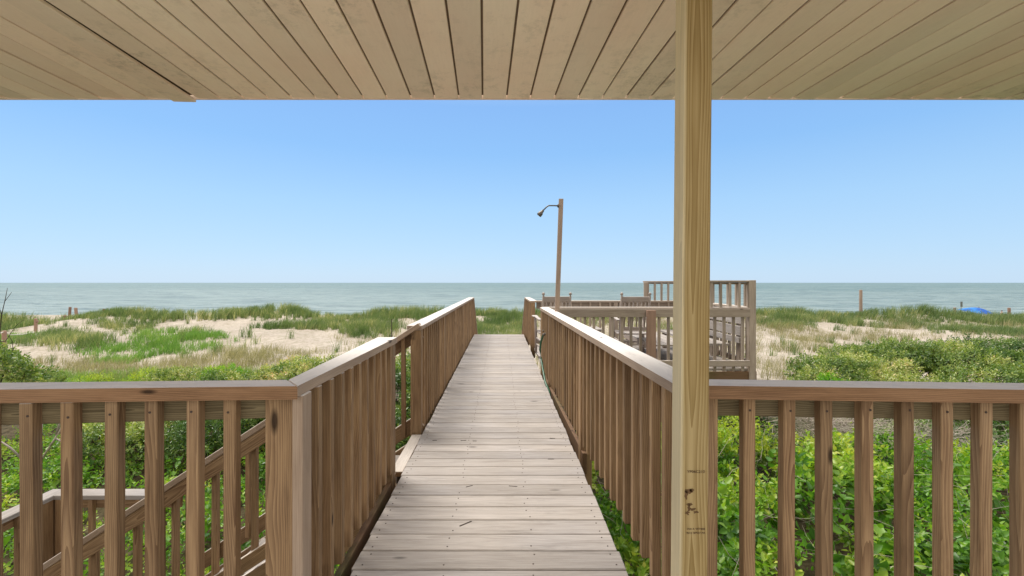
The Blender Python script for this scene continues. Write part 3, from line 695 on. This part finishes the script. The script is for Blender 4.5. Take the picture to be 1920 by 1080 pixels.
def shrub_parts(lobes, dens, lsize, mat, nl=7, aspect=.45, sprig=.13, stems=True, parent=None, foliage_name='foliage', cull=True, shift=0.0, up=.4):
    p, nrm, dep = lobe_points(lobes, dens)
    if cull:                                # leave out what is beyond both picture edges
        k = np.abs(p[:, 0]) < p[:, 1] * 1.6 + 1.5; p, nrm, dep = p[k], nrm[k], dep[k]
    n = len(p)
    d = norm(nrm + rng.normal(size=(n, 3)) * .45 + [0, 0, up])
    a = norm(np.cross(d, rng.normal(size=(n, 3)))); b = np.cross(d, a)
    base = vnoise(p[:, 0], p[:, 1] + p[:, 2] * 2, .45, 11) * .62 - .06 + rng.random(n) * .3 - dep * .15 + shift
    PP, DD, NN, LL, RR = [], [], [], [], []
    for k in range(nl):
        t = (k + .4) / nl; ang = k * 2.4 + rng.random(n) * .8
        rad = a * np.cos(ang)[:, None] + b * np.sin(ang)[:, None]
        PP.append(p + d * (t - .5) * sprig); DD.append(rad * (1.15 - .7 * t) + d * (.35 + .6 * t)); NN.append(d + rng.normal(size=(n, 3)) * .25)
        LL.append(lsize * (.65 + .6 * rng.random(n)) * (1.1 - .45 * t)); RR.append(np.clip(base + .18 * t + rng.normal(size=n) * .09, 0, 1))
    PP, DD, NN, LL, RR = map(np.concatenate, (PP, DD, NN, LL, RR))
    o = leaf_mesh(foliage_name, PP, DD, NN, LL, LL * aspect * (.85 + .3 * rng.random(len(LL))), RR, mat, parent)
    if stems:
        sub = rng.random(n) < .3; q = p[sub]; dq = d[sub]; m = len(q)
        side = norm(np.cross(dq, [0.3, .5, .2])) * .0025; Ls = sprig * 1.6
        side2 = norm(np.cross(dq, side)) * .0025
        c0 = q - dq * Ls * 1.2; c1 = q + dq * Ls * .35
        v = np.stack([c0 + side, c0 - side * .5 + side2, c0 - side * .5 - side2, c1 + side * .5, c1 - side * .25 + side2 * .5, c1 - side * .25 - side2 * .5], 1)
        bb = np.arange(m)[:, None] * 6
        f = np.concatenate([bb + [0, 1, 4, 3], bb + [1, 2, 5, 4], bb + [2, 0, 3, 5]])
        g = v.reshape(-1, 3)
        np_mesh('twigs', g, f, M['twig'], parent, {'gc': ('FLOAT_VECTOR', 'POINT', g), 'rnd': ('FLOAT', 'POINT', np.repeat(rng.random(m), 6))})
    return o
def trunk(parent, cx, cy, top, spread=.5, n=5, r=.02):
    gz = float(ground_z(cx, cy)); mb = MB()
    for i in range(n):
        a = random.uniform(0, 6.28); e = Vector((cx + math.cos(a) * spread * random.uniform(.3, 1), cy + math.sin(a) * spread * random.uniform(.3, 1), top))
        s = Vector((cx + random.uniform(-.08, .08), cy + random.uniform(-.08, .08), gz - .1)); m = (s + e) / 2 + Vector((random.uniform(-.1, .1), random.uniform(-.1, .1), .1))
        mb.tube([s, m, e], [r, r * .7, r * .25], 6)
    mb.build('stem', M['twig'], parent, True)
def shrub(label, lobes, dens, lsize, mat, group='shrubs around the walk', name='shrub', **k):
    c = np.mean(np.array(lobes)[:, :3], 0); r = empty(name, (c[0], c[1], float(ground_z(c[0], c[1]))), label, 'shrub', group)
    shrub_parts(lobes, dens, lsize, mat, parent=r, **k)
    trunk(r, c[0], c[1], max(l[2] for l in lobes), spread=.6 * max(np.ptp(np.array(lobes)[:, 0]) * .5, .4))
    return r
def mound(x0, x1, y0, y1, ztop, n, r=(.35, .6), flat=.7, jit=.12):
    """lobes scattered over a rectangle; ztop(x,y) is the height of the leaf canopy"""
    out = []
    for _ in range(n):
        x, y = random.uniform(x0, x1), random.uniform(y0, y1); rr = random.uniform(*r); zt = ztop(x, y) + random.uniform(-jit, jit)
        out.append((x, y, zt - rr * flat, rr, rr, rr * flat))
    return out
I = lambda v, xs, ys: float(np.interp(v, xs, ys))
zl2 = lambda x, y: float(ground_z(x, y)) + .42
# --- right: vine thicket just outside the porch railing
zr = lambda x, y: I(y, [1.9, 2.6, 3.3, 4.6, 5.6], [-1.2, -.9, -.62, -.42, -.50])
vt = mound(.95, 6.6, 2.3, 5.6, zr, 120, r=(.26, .46), flat=.8, jit=.20)
vt += mound(6.4, 10.5, 3.0, 7.4, lambda x, y: zr(x, y) - .1, 75, r=(.35, .6), flat=.75)
vt += mound(.35, 1.0, 1.9, 6.5, lambda x, y: -.72, 16, r=(.22, .34))
o = shrub_parts([l for l in vt if not (l[0] > 3.1 and l[1] > 4.95)], 150, .07, M['vine'], nl=6, aspect=.62, sprig=.14, foliage_name='vine_thicket', stems=False, shift=.09)
tag(o, kind='stuff')
vt2 = mound(1.3, 6.2, 2.6, 5.4, lambda x, y: zr(x, y) + .03, 30, r=(.2, .34), flat=.7)
o = shrub_parts(vt2, 110, .055, M['lime_leaf'], nl=6, aspect=.55, foliage_name='bright_creeper', stems=False, shift=.1, sprig=.14); tag(o, kind='stuff')
vt3 = mound(1.9, 3.0, 4.7, 5.7, lambda x, y: -.36, 9, r=(.2, .32), flat=.7) + mound(3.2, 6.0, 3.6, 4.6, lambda x, y: zr(x, y) + .05, 7, r=(.2, .3), flat=.7)
o = shrub_parts(vt3, 150, .05, M['lime_leaf'], nl=6, aspect=.5, foliage_name='yellow_creeper', stems=False, shift=.42, sprig=.12); tag(o, kind='stuff')
vt4 = mound(1.0, 6.3, 2.3, 4.6, lambda x, y: zr(x, y) + .04, 34, r=(.22, .36), flat=.75)
o = shrub_parts(vt4, 26, .105, M['vine'], nl=5, aspect=.72, foliage_name='broad_leaf_creeper', stems=False, shift=-.08, sprig=.22); tag(o, kind='stuff')
vt5 = mound(-6.6, -1.2, 4.3, 6.6, lambda x, y: zl2(x, y), 30, r=(.22, .36), flat=.75)
o = shrub_parts(vt5, 30, .09, M['vine'], nl=5, aspect=.6, foliage_name='broad_leaf_creeper', stems=False, shift=-.1, sprig=.2); tag(o, kind='stuff')
def twig_patch(name, label, cx, cy, cz, rx, ry, rz, n, mat, ln=(.25, .6), rad=.0022, cat='dead brush', group=None):
    mb_v, mb_f, g = [], [], []
    for i in range(n):
        p = Vector((cx + random.gauss(0, rx * .5), cy + random.gauss(0, ry * .5), cz + random.uniform(-rz, rz)))
        d = Vector((random.gauss(0, 1), random.gauss(0, 1), random.gauss(.15, .5))).normalized(); L = random.uniform(*ln)
        pts = [p]; 
        for s in range(4): d = (d + Vector((random.gauss(0, .25), random.gauss(0, .25), random.gauss(0, .2)))).normalized(); pts.append(pts[-1] + d * L / 4)
        u = d.cross(Vector((0, 0, 1))).normalized(); v2 = d.cross(u)
        for a, q in enumerate(pts):
            r_ = rad * (1.2 - a * .2)
            for t in (0, 2.09, 4.19): mb_v.append(q + (u * math.cos(t) + v2 * math.sin(t)) * r_)
        b = len(mb_v) - 15
        for a in range(4):
            for t in range(3): mb_f.append([b + a * 3 + t, b + a * 3 + (t + 1) % 3, b + a * 3 + 3 + (t + 1) % 3, b + a * 3 + 3 + t])
    o = mesh_obj(name, mb_v, mb_f, mat, None, {'gc': ('FLOAT_VECTOR', 'POINT', [tuple(v) for v in mb_v]), 'rnd': ('FLOAT', 'POINT', np.repeat(np.random.default_rng(n).random(n), 15))})
    return tag(o, label, cat, group)
twig_patch('dead_brush', 'patch of pale tangled dead twigs in the greenery right of the pine post', 3.75, 5.3, -.43, .6, .38, .12, 900, M['stick'])
twig_patch('dead_brush', 'brown dead twigs under the dark shrub at the right edge, behind the railing', 5.3, 5.7, -.70, .7, .35, .15, 420, M['stick'])
tag(twig_patch('twig_litter', None, 3.4, 4.2, -.66, 3.4, 1.6, .2, 450, M['stick'], rad=.0016, cat=None), kind='stuff')
# --- right: big shrubs
zb = lambda x, y: I(y, [5.8, 6.4, 7.5, 9.4, 10.4], [-.90, -.63, -.28, .03, -.30])
lob = mound(6.0, 9.6, 7.0, 9.8, lambda x, y: zb(x, y) - max(0, 6.9 - x * 9.5 / max(y, 1)) * .35, 46, r=(.4, .7), flat=.6, jit=.05)
shrub('wide silvery green shrub mound with pale leaf tips, right of the platform', lob, 190, .062, M['pale_leaf'], nl=7, aspect=.42, shift=-.05)
lob = [(8.0, 9.5, -.35, .65, .6, .44), (8.35, 9.55, -.32, .6, .6, .42), (7.7, 9.4, -.45, .5, .5, .38), (8.7, 9.5, -.45, .5, .5, .38)]
shrub('rounded dark green shrub top standing above the wide pale shrub mound', lob, 300, .055, M['pale_leaf'], nl=7, aspect=.45, shift=-.12)
lob = [(5.15, 7.6, -.72, .45, .5, .3), (5.5, 8.0, -.55, .5, .5, .32), (5.9, 8.2, -.45, .5, .5, .35), (5.0, 7.2, -.85, .4, .4, .3), (5.7, 7.4, -.7, .5, .5, .35), (6.3, 8.3, -.4, .5, .5, .36)]
shrub('low leafy shrub at the left foot of the pale mound, beside the platform corner post', lob, 280, .055, M['pale_leaf'], nl=7, shift=.04)
lob = [(5.35, 7.3, -.52, .18, .2, .2), (5.5, 7.15, -.55, .22, .2, .2), (5.25, 7.5, -.42, .16, .2, .16), (5.6, 6.95, -.66, .15, .2, .2)]
shrub('small bright lime green bush in front of the pale mound', lob, 620, .06, M['lime_leaf'], nl=6, aspect=.5, stems=False)
lob = mound(9.3, 12.0, 7.8, 10.2, lambda x, y: I(y, [7.8, 10.2], [-.35, .12]), 22, r=(.45, .7), flat=.7, jit=.08)
shrub('dark glossy shrub at the right edge of the view, behind the railing', lob, 200, .055, M['dark_leaf'], nl=7, aspect=.5)
lob = mound(2.6, 9.0, 5.5, 7.1, lambda x, y: I(y, [5.5, 6.1, 7.2], [-.72, -.62, -.42]), 48, r=(.3, .5), flat=.7, jit=.07)
shrub('shady dark green shrub seen between the right porch balusters below the rail', lob, 180, .065, M['dark_leaf'], nl=7, aspect=.5, shift=.05)
# --- left side
zl = lambda x, y: float(ground_z(x, y)) + .28 + .1 * math.sin(x * 1.7) 
vl = mound(-8.5, -.9, 3.9, 8.4, zl, 250, r=(.32, .52), flat=.7, jit=.16)
vl += mound(-.95, .3, 2.2, 4.6, lambda x, y: -.95, 18, r=(.24, .36)) + mound(-6.5, -4.0, 2.6, 4.2, zl, 24, r=(.28, .42)) + mound(-3.6, -1.0, 2.0, 4.4, lambda x, y: -1.45, 20, r=(.24, .34))
o = shrub_parts(vl, 105, .058, M['vine'], nl=6, aspect=.5, foliage_name='ground_ivy', stems=False, shift=.12); tag(o, kind='stuff')
lob = mound(-5.0, -3.3, 6.6, 8.0, lambda x, y: -.62, 18, r=(.35, .5), flat=.8)
shrub('dark glossy shrub seen between the left porch balusters, above the landing railing', lob, 260, .075, M['dark_leaf'], nl=8, aspect=.34, sprig=.2)
lob = mound(-6.4, -5.2, 6.4, 7.8, lambda x, y: -.8, 12, r=(.3, .45), flat=.8)
shrub('mid green shrub left of the dark glossy one, behind the porch balusters', lob, 240, .06, M['pale_leaf'], nl=7, shift=-.12)
lob = mound(-9.6, -8.1, 7.0, 7.9, lambda x, y: I((x * F / y) + 960, [-60, -10, 30, 70], [.3, .22, -.02, -.3]), 20, r=(.22, .36), flat=.9)
shrub('tall yellow green shrub at the left edge of the view above the porch railing', lob, 210, .065, M['pale_leaf'], nl=7, shift=-.1)
lob = mound(-5.3, -2.0, 8.6, 10.0, lambda x, y: -.28 - max(0, -x - 4.2) * .25, 26, r=(.35, .55), flat=.7, jit=.05)
shrub('dense pale tipped green shrub just beyond the left porch railing corner', lob, 230, .06, M['pale_leaf'], nl=7, shift=.08)
lob = mound(-2.2, -1.35, 5.6, 8.2, lambda x, y: I(y, [5.6, 8.2], [-.45, .05]), 12, r=(.3, .45), flat=1.1)
shrub('leafy dark shrub filling the stair gap beside the left boardwalk railing', lob, 240, .075, M['dark_leaf'], nl=7, aspect=.42, shift=.12)
lob = [(-6.9, 10.6, -1.0, .35, .35, .3), (-6.6, 10.7, -1.0, .35, .35, .32), (-6.75, 10.4, -.9, .25, .25, .25)]
shrub('small lime green bush beyond the left porch railing', lob, 420, .06, M['lime_leaf'], nl=6, stems=False)
lob = mound(-10.2, -7.4, 9.6, 11.2, lambda x, y: -.93, 14, r=(.25, .38), flat=.7)
shrub('low yellowish bush among the dry grass left of centre', lob, 230, .045, M['lime_leaf'], nl=6, shift=.35)
lob = mound(-7.9, -5.0, 9.5, 10.8, lambda x, y: -.74, 18, r=(.24, .4), flat=.7)
shrub('low pale tipped scrub between the lime bush and the dry dune grass', lob, 230, .06, M['pale_leaf'], nl=7, shift=-.02)
# bare white branches and dark leafless twig tree at the left edge
br = empty('bare_branches', (-5.9, 6.1, -1.4), 'bare whitish forked branches rising from the greenery at lower left', 'dead branches')
mb = MB()
for pts in ([(75, 866), (95, 835), (112, 808), (122, 785)], [(95, 835), (105, 822), (118, 830)], [(78, 850), (77, 820), (79, 790)], [(40, 860), (20, 840), (2, 828)], [(106, 815), (111, 795), (112, 780)]):
    mb.tube([P(a, b, 5.6) for a, b in pts], [.014, .011, .008, .005][:len(pts)], 6)
mb.tube([P(75, 866, 5.6), P(72, 900, 5.6), P(70, 960, 5.6)], .015, 6)
mb.build('branch', M['stick'], br, True)
tw = empty('leafless_sapling', P(2, 700, 7.2), 'dark leafless sapling with thin bare twigs at the far left edge', 'sapling')
mb = MB(); Yt = 7.2
for pts, r_ in (([(-4, 720), (-2, 640), (3, 590), (9, 565), (14, 540)], .010), ([(3, 590), (-2, 575), (-8, 560)], .005), ([(9, 565), (16, 556), (22, 548)], .004), ([(-2, 640), (10, 640), (17, 630), (25, 617)], .007), ([(17, 630), (23, 640), (24, 655)], .005), ([(25, 617), (34, 607), (44, 600)], .004)):
    mb.tube([P(a, b, Yt) for a, b in pts], [r_ * (1 - .18 * i) for i in range(len(pts))], 6)
mb.build('twig', M['twig'], tw, True)

# ------------------------------------------------------------------ grasses
def blades(name, X, Yy, h, wd, mat, rnd, lean=.45, kind='stuff', wind=(.12, 0, 0)):
    n = len(X); z = ground_z(X, Yy) - .02; base = np.stack([X, Yy, z], 1)
    a = rng.random(n) * 6.283; dr = np.stack([np.cos(a), np.sin(a), np.zeros(n)], 1) * (rng.random(n) * lean + .05)[:, None] + np.array(wind)
    b = rng.random(n) * 3.1416; sd_ = np.stack([np.cos(b), np.sin(b) * .4, np.zeros(n)], 1); sd_ = norm(sd_) * wd[:, None]
    up = np.array([0, 0, 1.0]); V = np.empty((n, 7, 3)); hh = h[:, None]
    for k, (t, wk) in enumerate(((0, 1), (.35, .9), (.7, .6))):
        c = base + up * hh * (t - .18 * t * t) + dr * hh * t ** 1.8
        V[:, 2 * k] = c - sd_ * wk; V[:, 2 * k + 1] = c + sd_ * wk
    V[:, 6] = base + up * hh * (.82 + .0 * hh) + dr * hh
    i = np.arange(n)[:, None] * 7
    f = np.concatenate([i + [0, 1, 3, 2], i + [2, 3, 5, 4], i + [4, 5, 6, 6]])
    # last face as a triangle: rebuild with explicit loops
    me = bpy.data.meshes.new(name); q = np.concatenate([i + [0, 1, 3, 2], i + [2, 3, 5, 4]]); t3 = i + [4, 5, 6]
    me.vertices.add(n * 7); me.vertices.foreach_set('co', V.reshape(-1).astype(np.float32))
    loops = np.concatenate([q.ravel(), t3.ravel()]).astype(np.int32); me.loops.add(len(loops)); me.loops.foreach_set('vertex_index', loops)
    st_ = np.concatenate([np.arange(len(q)) * 4, len(q) * 4 + np.arange(len(t3)) * 3]).astype(np.int32)
    me.polygons.add(len(st_)); me.polygons.foreach_set('loop_start', st_); me.update(calc_edges=True)
    return tag(finish(name, me, mat, None, {'rnd': ('FLOAT', 'POINT', np.repeat(np.clip(rnd, 0, 1), 7))}), kind=kind)
def tufts(cx, cy, hs_, nb, spread):
    """clump centres -> blade arrays"""
    idx = np.repeat(np.arange(len(cx)), nb); n = len(idx)
    r_ = np.abs(rng.normal(size=n)) * spread; a = rng.random(n) * 6.283
    return cx[idx] + np.cos(a) * r_, cy[idx] + np.sin(a) * r_, hs_[idx] * (.45 + .7 * rng.random(n)), idx
def region(n, f):
    """rejection sampling in the visible wedge with density f(px, y) in 0..1"""
    Yv = np.sqrt(rng.uniform(10.5 ** 2, 31 ** 2, int(n * 1.5))); n = len(Yv); px = rng.uniform(-660, 2580, n); X = (px - 960) * Yv / F
    keep = rng.random(n) < f(px, Yv, X); return X[keep], Yv[keep], px[keep]
def ell(px, Y, c, rx, cy, ry): return np.clip(1.6 - 1.6 * (((px - c) / rx) ** 2 + ((Y - cy) / ry) ** 2), 0, 1)
off_walk = lambda X, Y: ~((np.abs(X - (-.0534 - .024 * Y)) < .8) & (Y < 13.3))
nz_ = lambda X, Y, s, sd: vnoise(X, Y, s, sd)
def f_crest(px, Y, X):
    cy = 25.6 + (nz_(X, Y * 0, 6, 21) - .5) * 1.5
    d = np.clip(1.6 - np.abs(Y - cy) / 1.3, 0, 1) * (.12 + .88 * np.clip((nz_(X, Y, 1.5, 22) - .22) * 3.2, 0, 1))
    gap = np.exp(-((px - 100) / 34.) ** 2); return d * (1 - gap) * off_walk(X, Y)
X, Yv, px = region(15000, f_crest); hs1 = .38 + .50 * nz_(X, Yv, 2.2, 24)
hs1 *= 1 - .25 * np.clip((250 - px) / 250, 0, 1)
bx, by, bh, ix = tufts(X, Yv, hs1, 30, .10)
blades('beach_grass', bx, by, bh, np.full(len(bx), .0075), M['grass'], .35 * rng.random(len(X))[ix] + .55 * nz_(bx, by, 1.1, 23) - .05 + .25 * nz_(bx, by, 4, 27) + rng.normal(size=len(bx)) * .2)
def f_slope(px, Y, X):
    d = ell(px, Y, 560, 95, 20.8, 1.1) + ell(px, Y, 690, 75, 20.3, 2.2) + ell(px, Y, 925, 75, 21, 6) * 1.0 + ell(px, Y, 120, 110, 17.8, 2.2) + ell(px, Y, 230, 70, 22.5, 1.6) + ell(px, Y, 760, 70, 23, 1.2)
    d += ell(px, Y, 1850, 120, 19.5, 1.9) + ell(px, Y, 1480, 70, 22, 2.2) * .9 + ell(px, Y, 1650, 120, 22.5, 1.5) * .7 + ell(px, Y, 640, 90, 22.5, .9) * .8
    d += .10 * (nz_(X, Y, 1.1, 31) > .62) * (Y > 14)
    return np.clip(d, 0, 1) * (.3 + .7 * (nz_(X, Y, 1.0, 32) > .34)) * off_walk(X, Y)
X, Yv, px = region(20000, f_slope); bx, by, bh, ix = tufts(X, Yv, .30 + .30 * nz_(X, Yv, 1.5, 33), 30, .12)
blades('slope_grass', bx, by, bh, np.full(len(bx), .0055), M['grass'], .1 + .8 * nz_(bx, by, .9, 34) + rng.normal(size=len(bx)) * .18)
f_green = lambda px, Y, X: (.35 + .65 * (nz_(X, Y, .9, 52) > .35)) * np.clip(ell(px, Y, 330, 115, 17.2, 2.3) + ell(px, Y, 215, 80, 15.4, 1.6) + ell(px, Y, 20, 80, 19, 1.5) * .5, 0, 1)
X, Yv, px = region(24000, f_green); bx, by, bh, ix = tufts(X, Yv, .24 + .20 * nz_(X, Yv, 1.2, 35), 26, .14)
blades('green_meadow_grass', bx, by, bh, np.full(len(bx), .007), M['green_grass'], .3 + .5 * nz_(bx, by, 1.0, 36) + rng.normal(size=len(bx)) * .15)
def f_straw(px, Y, X):
    d = np.clip(1.5 - np.abs(Y - 12.3) / 1.5, 0, 1) * (px < 560) * .9 + ell(px, Y, 480, 110, 14.2, 1.8) * .6 + ell(px, Y, 130, 120, 14, 1) * .5
    d += ((px > 1425) & (Y > 11.5)) * np.clip((24.5 - Y) / 3, 0, 1) * np.where(px < 1700, .50, .26) * (nz_(X, Y, 1.3, 41) > .38)
    d += ((px > 560) & (px < 900) & (Y > 12) & (Y < 24)) * .13 * (nz_(X, Y, 1.2, 42) > .5) + ((px > 1000) & (px < 1425) & (Y > 10)) * .35
    return np.clip(d, 0, 1) * off_walk(X, Y)
X, Yv, px = region(24000, f_straw); bx, by, bh, ix = tufts(X, Yv, .26 + .24 * nz_(X, Yv, 1.5, 43), 18, .15)
blades('dry_grass', bx, by, bh, np.full(len(bx), .004), M['straw'], .15 + .7 * rng.random(len(bx)) + .2 * (nz_(bx, by, 1.0, 44) - .5), lean=.6)
# tall grass near the end of the walk and left shrubs' edge
n = 900; X = rng.uniform(-14, -5.2, n); Yv = rng.uniform(10.2, 12.0, n); bx, by, bh, ix = tufts(X, Yv, np.full(n, .34), 14, .12)
blades('yellow_green_grass', bx, by, bh, np.full(len(bx), .0045), M['green_grass'], .55 + .4 * rng.random(len(bx)))

# ================================================================== DUNE POSTS, ROPE, BEACH
def post_at(label, px, ptop, pbot, Yp, wpx, lean=0, name='wooden_stake', group='weathered posts on the dunes', notch=False, mat='stake'):
    t = P(px + lean, ptop, Yp); X_ = (px - 960) * Yp / F; b = Vector((X_, Yp, min(float(ground_z(X_, Yp)) - .2, P(px, pbot, Yp).z - .1)))
    mb = MB(); wd = wpx * Yp / F
    mb.tube([b, b + (t - b) * .5, t - Vector((0, 0, .02)), t], [wd / 2 * 1.04, wd / 2, wd / 2 * .96, wd / 2 * .7], 10)
    if notch: mb.lathe(t + Vector((wd * .45, 0, -.16)), [(.02, -.05), (.06, 0), (.05, .06), (.01, .09)], 8)
    o = mb.build(name, M[mat], None, False); return tag(o, label, 'post', group)
post_at('reddish notched post in front of the sandy path at left', 67, 597, 625, 20.5, 5.2, notch=True)
post_at('short stubby post left of the tall pair on the left dune', 122, 591, 606, 25.5, 4.6)
post_at('taller left post of the close pair on the left dune, leaning right', 129, 575.5, 603, 25.8, 4.4, lean=2.5)
post_at('right post of the close pair on the left dune, leaning left', 145, 577, 601, 25.8, 5.0, lean=-3)
post_at('lone post half sunk in grass right of the close pair', 195, 579, 594, 26, 4.4)
post_at('pinkish rope post at the far left edge of the view', 8, 620, 662, 14.5, 7.5)
post_at('tall pale post on the crest of the right dune', 1614, 543.5, 575, 26, 5.2, mat='pole')
post_at('short post left of the blue beach umbrella', 1790, 576, 588, 27, 4.4, mat='chair')
post_at('brown post beside the person on the beach at right', 1892, 577, 600, 26, 4.8)
sg = empty('marker_sign', P(1802.5, 590, 29), 'thin pole with a small dark grey plate just left of the blue beach umbrella', 'sign', None)
mb = MB(); mb.tube([P(1801.5, 640, 29), P(1802, 575, 29)], .012, 6); mb.build('pole', M['metal'], sg)
board('plate', simple('grey_plate', (.16, .18, .17), .7), sg, P(1802.8, 575.5, 28.98), P(1802.8, 565.5, 28.98), .135, .02, up=(0, 1, 0))
ro = MB(); rp_ = [P(8, 622, 14.6), P(20, 628, 16), P(42, 627, 18), P(66, 622.5, 20.4)]
for i in range(1): ro.tube([rp_[0], (rp_[0] + rp_[1]) / 2, rp_[1], (rp_[1] + rp_[2]) / 2, rp_[2], (rp_[2] + rp_[3]) / 2, rp_[3]], .016, 6)
ro.tube([P(-40, 632, 12.5), P(-10, 628, 13.5), P(8, 622, 14.6)], .014, 6)
tag(ro.build('rope', M['rope'], None, True), 'white rope strung between the pinkish post and the notched post at left', 'rope')
mb = MB(); Xs = (734 - 960) * 14.5 / F; mb.tube([(Xs, 14.5, -1.4), P(734.5, 598, 14.5)], .013, 6)
tag(mb.build('metal_stake', M['twig'], None), 'thin dark rod standing in the sand left of the boardwalk', 'stake')

# umbrella
uc = P(1835, 577, 32); ub = empty('beach_umbrella', (uc.x, 32, float(ground_z(uc.x, 32))), 'blue beach umbrella leaning open behind the right dune', 'beach umbrella')
v, f = [], []; n = 16; Rr = 1.06; ax = Vector((.17, -.1, 1)).normalized(); ux = Vector((1, 0, -ax.x)).normalized(); uy = ax.cross(ux)
rings = 6; v.append(uc + ax * .0)
for i in range(1, rings + 1):
    t = i / rings
    for k in range(n):
        a = 2 * math.pi * k / n; sc = 1 - (.045 * t if k % 2 else 0)
        v.append(uc - ax * (.36 * t ** 1.7 + (.0 if k % 2 else .02 * t)) + (ux * math.cos(a) + uy * math.sin(a)) * Rr * t * sc)
for k in range(n): f.append([0, 1 + k, 1 + (k + 1) % n])
for i in range(rings - 1):
    for k in range(n): b0 = 1 + i * n; f.append([b0 + k, b0 + n + k, b0 + n + (k + 1) % n, b0 + (k + 1) % n])
q = NT('blue_canopy'); oc = q.n('ShaderNodeTexCoord').outputs['Object']
cc = q.mix(q.ramp(q.noise(oc, 1.2, 2), [(.45, 0.0), (.55, 1.0)]), (.03, .16, .62), (.06, .34, .80))
pr = q.n('ShaderNodeBsdfPrincipled', i_Base_Color=cc, i_Roughness=.6); trn = q.n('ShaderNodeBsdfTranslucent', i_Color=cc)
mcan = q.done(q.n('ShaderNodeMixShader', i_0=.35, i_1=pr.outputs[0], i_2=trn.outputs[0]).outputs[0])
cn = mesh_obj('canopy', v, f, mcan, ub, smooth=False); sm = cn.modifiers.new('thickness', 'SOLIDIFY'); sm.thickness = .01
mb = MB(); pe = uc - ax * 2.3; mb.tube([pe, uc + ax * .08], .02, 8); mb.build('pole', M['metal'], ub, True)

# person standing on the beach
def skin_mesh(name, joints, edges, mat, parent=None, sub=2):
    me = bpy.data.meshes.new(name); me.from_pydata([j[0] for j in joints], edges, []); me.update()
    o = bpy.data.objects.new(name, me); col.objects.link(o); me.materials.append(mat)
    md = o.modifiers.new('skin', 'SKIN'); md.use_smooth_shade = True
    for i, j in enumerate(joints):
        r_ = j[1] if isinstance(j[1], tuple) else (j[1], j[1]); me.skin_vertices[0].data[i].radius = r_
    me.skin_vertices[0].data[0].use_root = True
    sb = o.modifiers.new('sub', 'SUBSURF'); sb.levels = sb.render_levels = sub
    if parent: o.parent = parent
    return o
pX, pY = (1878.5 - 960) * 30 / F, 30.0; pz = float(ground_z(pX, pY)); topz = P(0, 582, 30).z
hgt = topz - pz; k_ = 1.7 if hgt > 1.5 else 1.2; S_ = hgt / 1.72
me_p = simple('skin', (.50, .30, .22), .6)
J = [((0, 0, .95), (.13, .10)), ((0, 0, 1.15), (.12, .09)), ((0, 0, 1.36), (.15, .10)), ((0, 0, 1.47), (.06, .06)), ((0, .01, 1.55), (.065, .075)), ((0, .015, 1.66), (.075, .09)), ((0, .01, 1.70), (.05, .06)),
     ((.17, 0, 1.40), .055), ((.25, .04, 1.14), .042), ((.22, .16, .92), .032), ((.21, .2, .83), .03),
     ((-.17, 0, 1.40), .055), ((-.25, .03, 1.14), .042), ((-.24, .12, .90), .032), ((-.23, .15, .81), .03),
     ((.09, 0, .88), .09), ((.10, .01, .50), .06), ((.10, 0, .08), .04), ((.10, .14, .03), .03),
     ((-.09, 0, .88), .09), ((-.10, .01, .50), .06), ((-.10, -.02, .08), .04), ((-.10, .12, .03), .03)]
E = [(0, 1), (1, 2), (2, 3), (3, 4), (4, 5), (5, 6), (2, 7), (7, 8), (8, 9), (9, 10), (2, 11), (11, 12), (12, 13), (13, 14), (0, 15), (15, 16), (16, 17), (17, 18), (0, 19), (19, 20), (20, 21), (21, 22)]
pe_ = skin_mesh('person', J, E, me_p); tag(pe_, 'person with dark hair and pale pink shirt on the beach behind the dune', 'person')
pe_.location = (pX, pY, pz); pe_.scale = (S_, S_, S_); pe_.rotation_euler.z = R(15)
skin_mesh('shirt', [((0, 0, .93), (.155, .12)), ((0, 0, 1.15), (.145, .11)), ((0, 0, 1.37), (.175, .12)), ((.18, 0, 1.40), .075), ((.235, .02, 1.24), .06), ((-.18, 0, 1.40), .075), ((-.235, .02, 1.24), .06)], [(0, 1), (1, 2), (2, 3), (3, 4), (2, 5), (5, 6)], simple('pink_shirt', (.72, .55, .52), .8), pe_)
skin_mesh('hair', [((0, -.03, 1.62), (.085, .08)), ((0, -.01, 1.70), (.09, .10)), ((0, .0, 1.745), (.06, .07))], [(0, 1), (1, 2)], simple('dark_hair', (.03, .022, .018), .5), pe_)
skin_mesh('shorts', [((0, 0, .93), (.15, .12)), ((.095, 0, .80), .105), ((.10, .0, .58), .085), ((-.095, 0, .80), .105), ((-.10, 0, .58), .085)], [(0, 1), (1, 2), (0, 3), (3, 4)], simple('navy_shorts', (.05, .07, .14), .8), pe_)
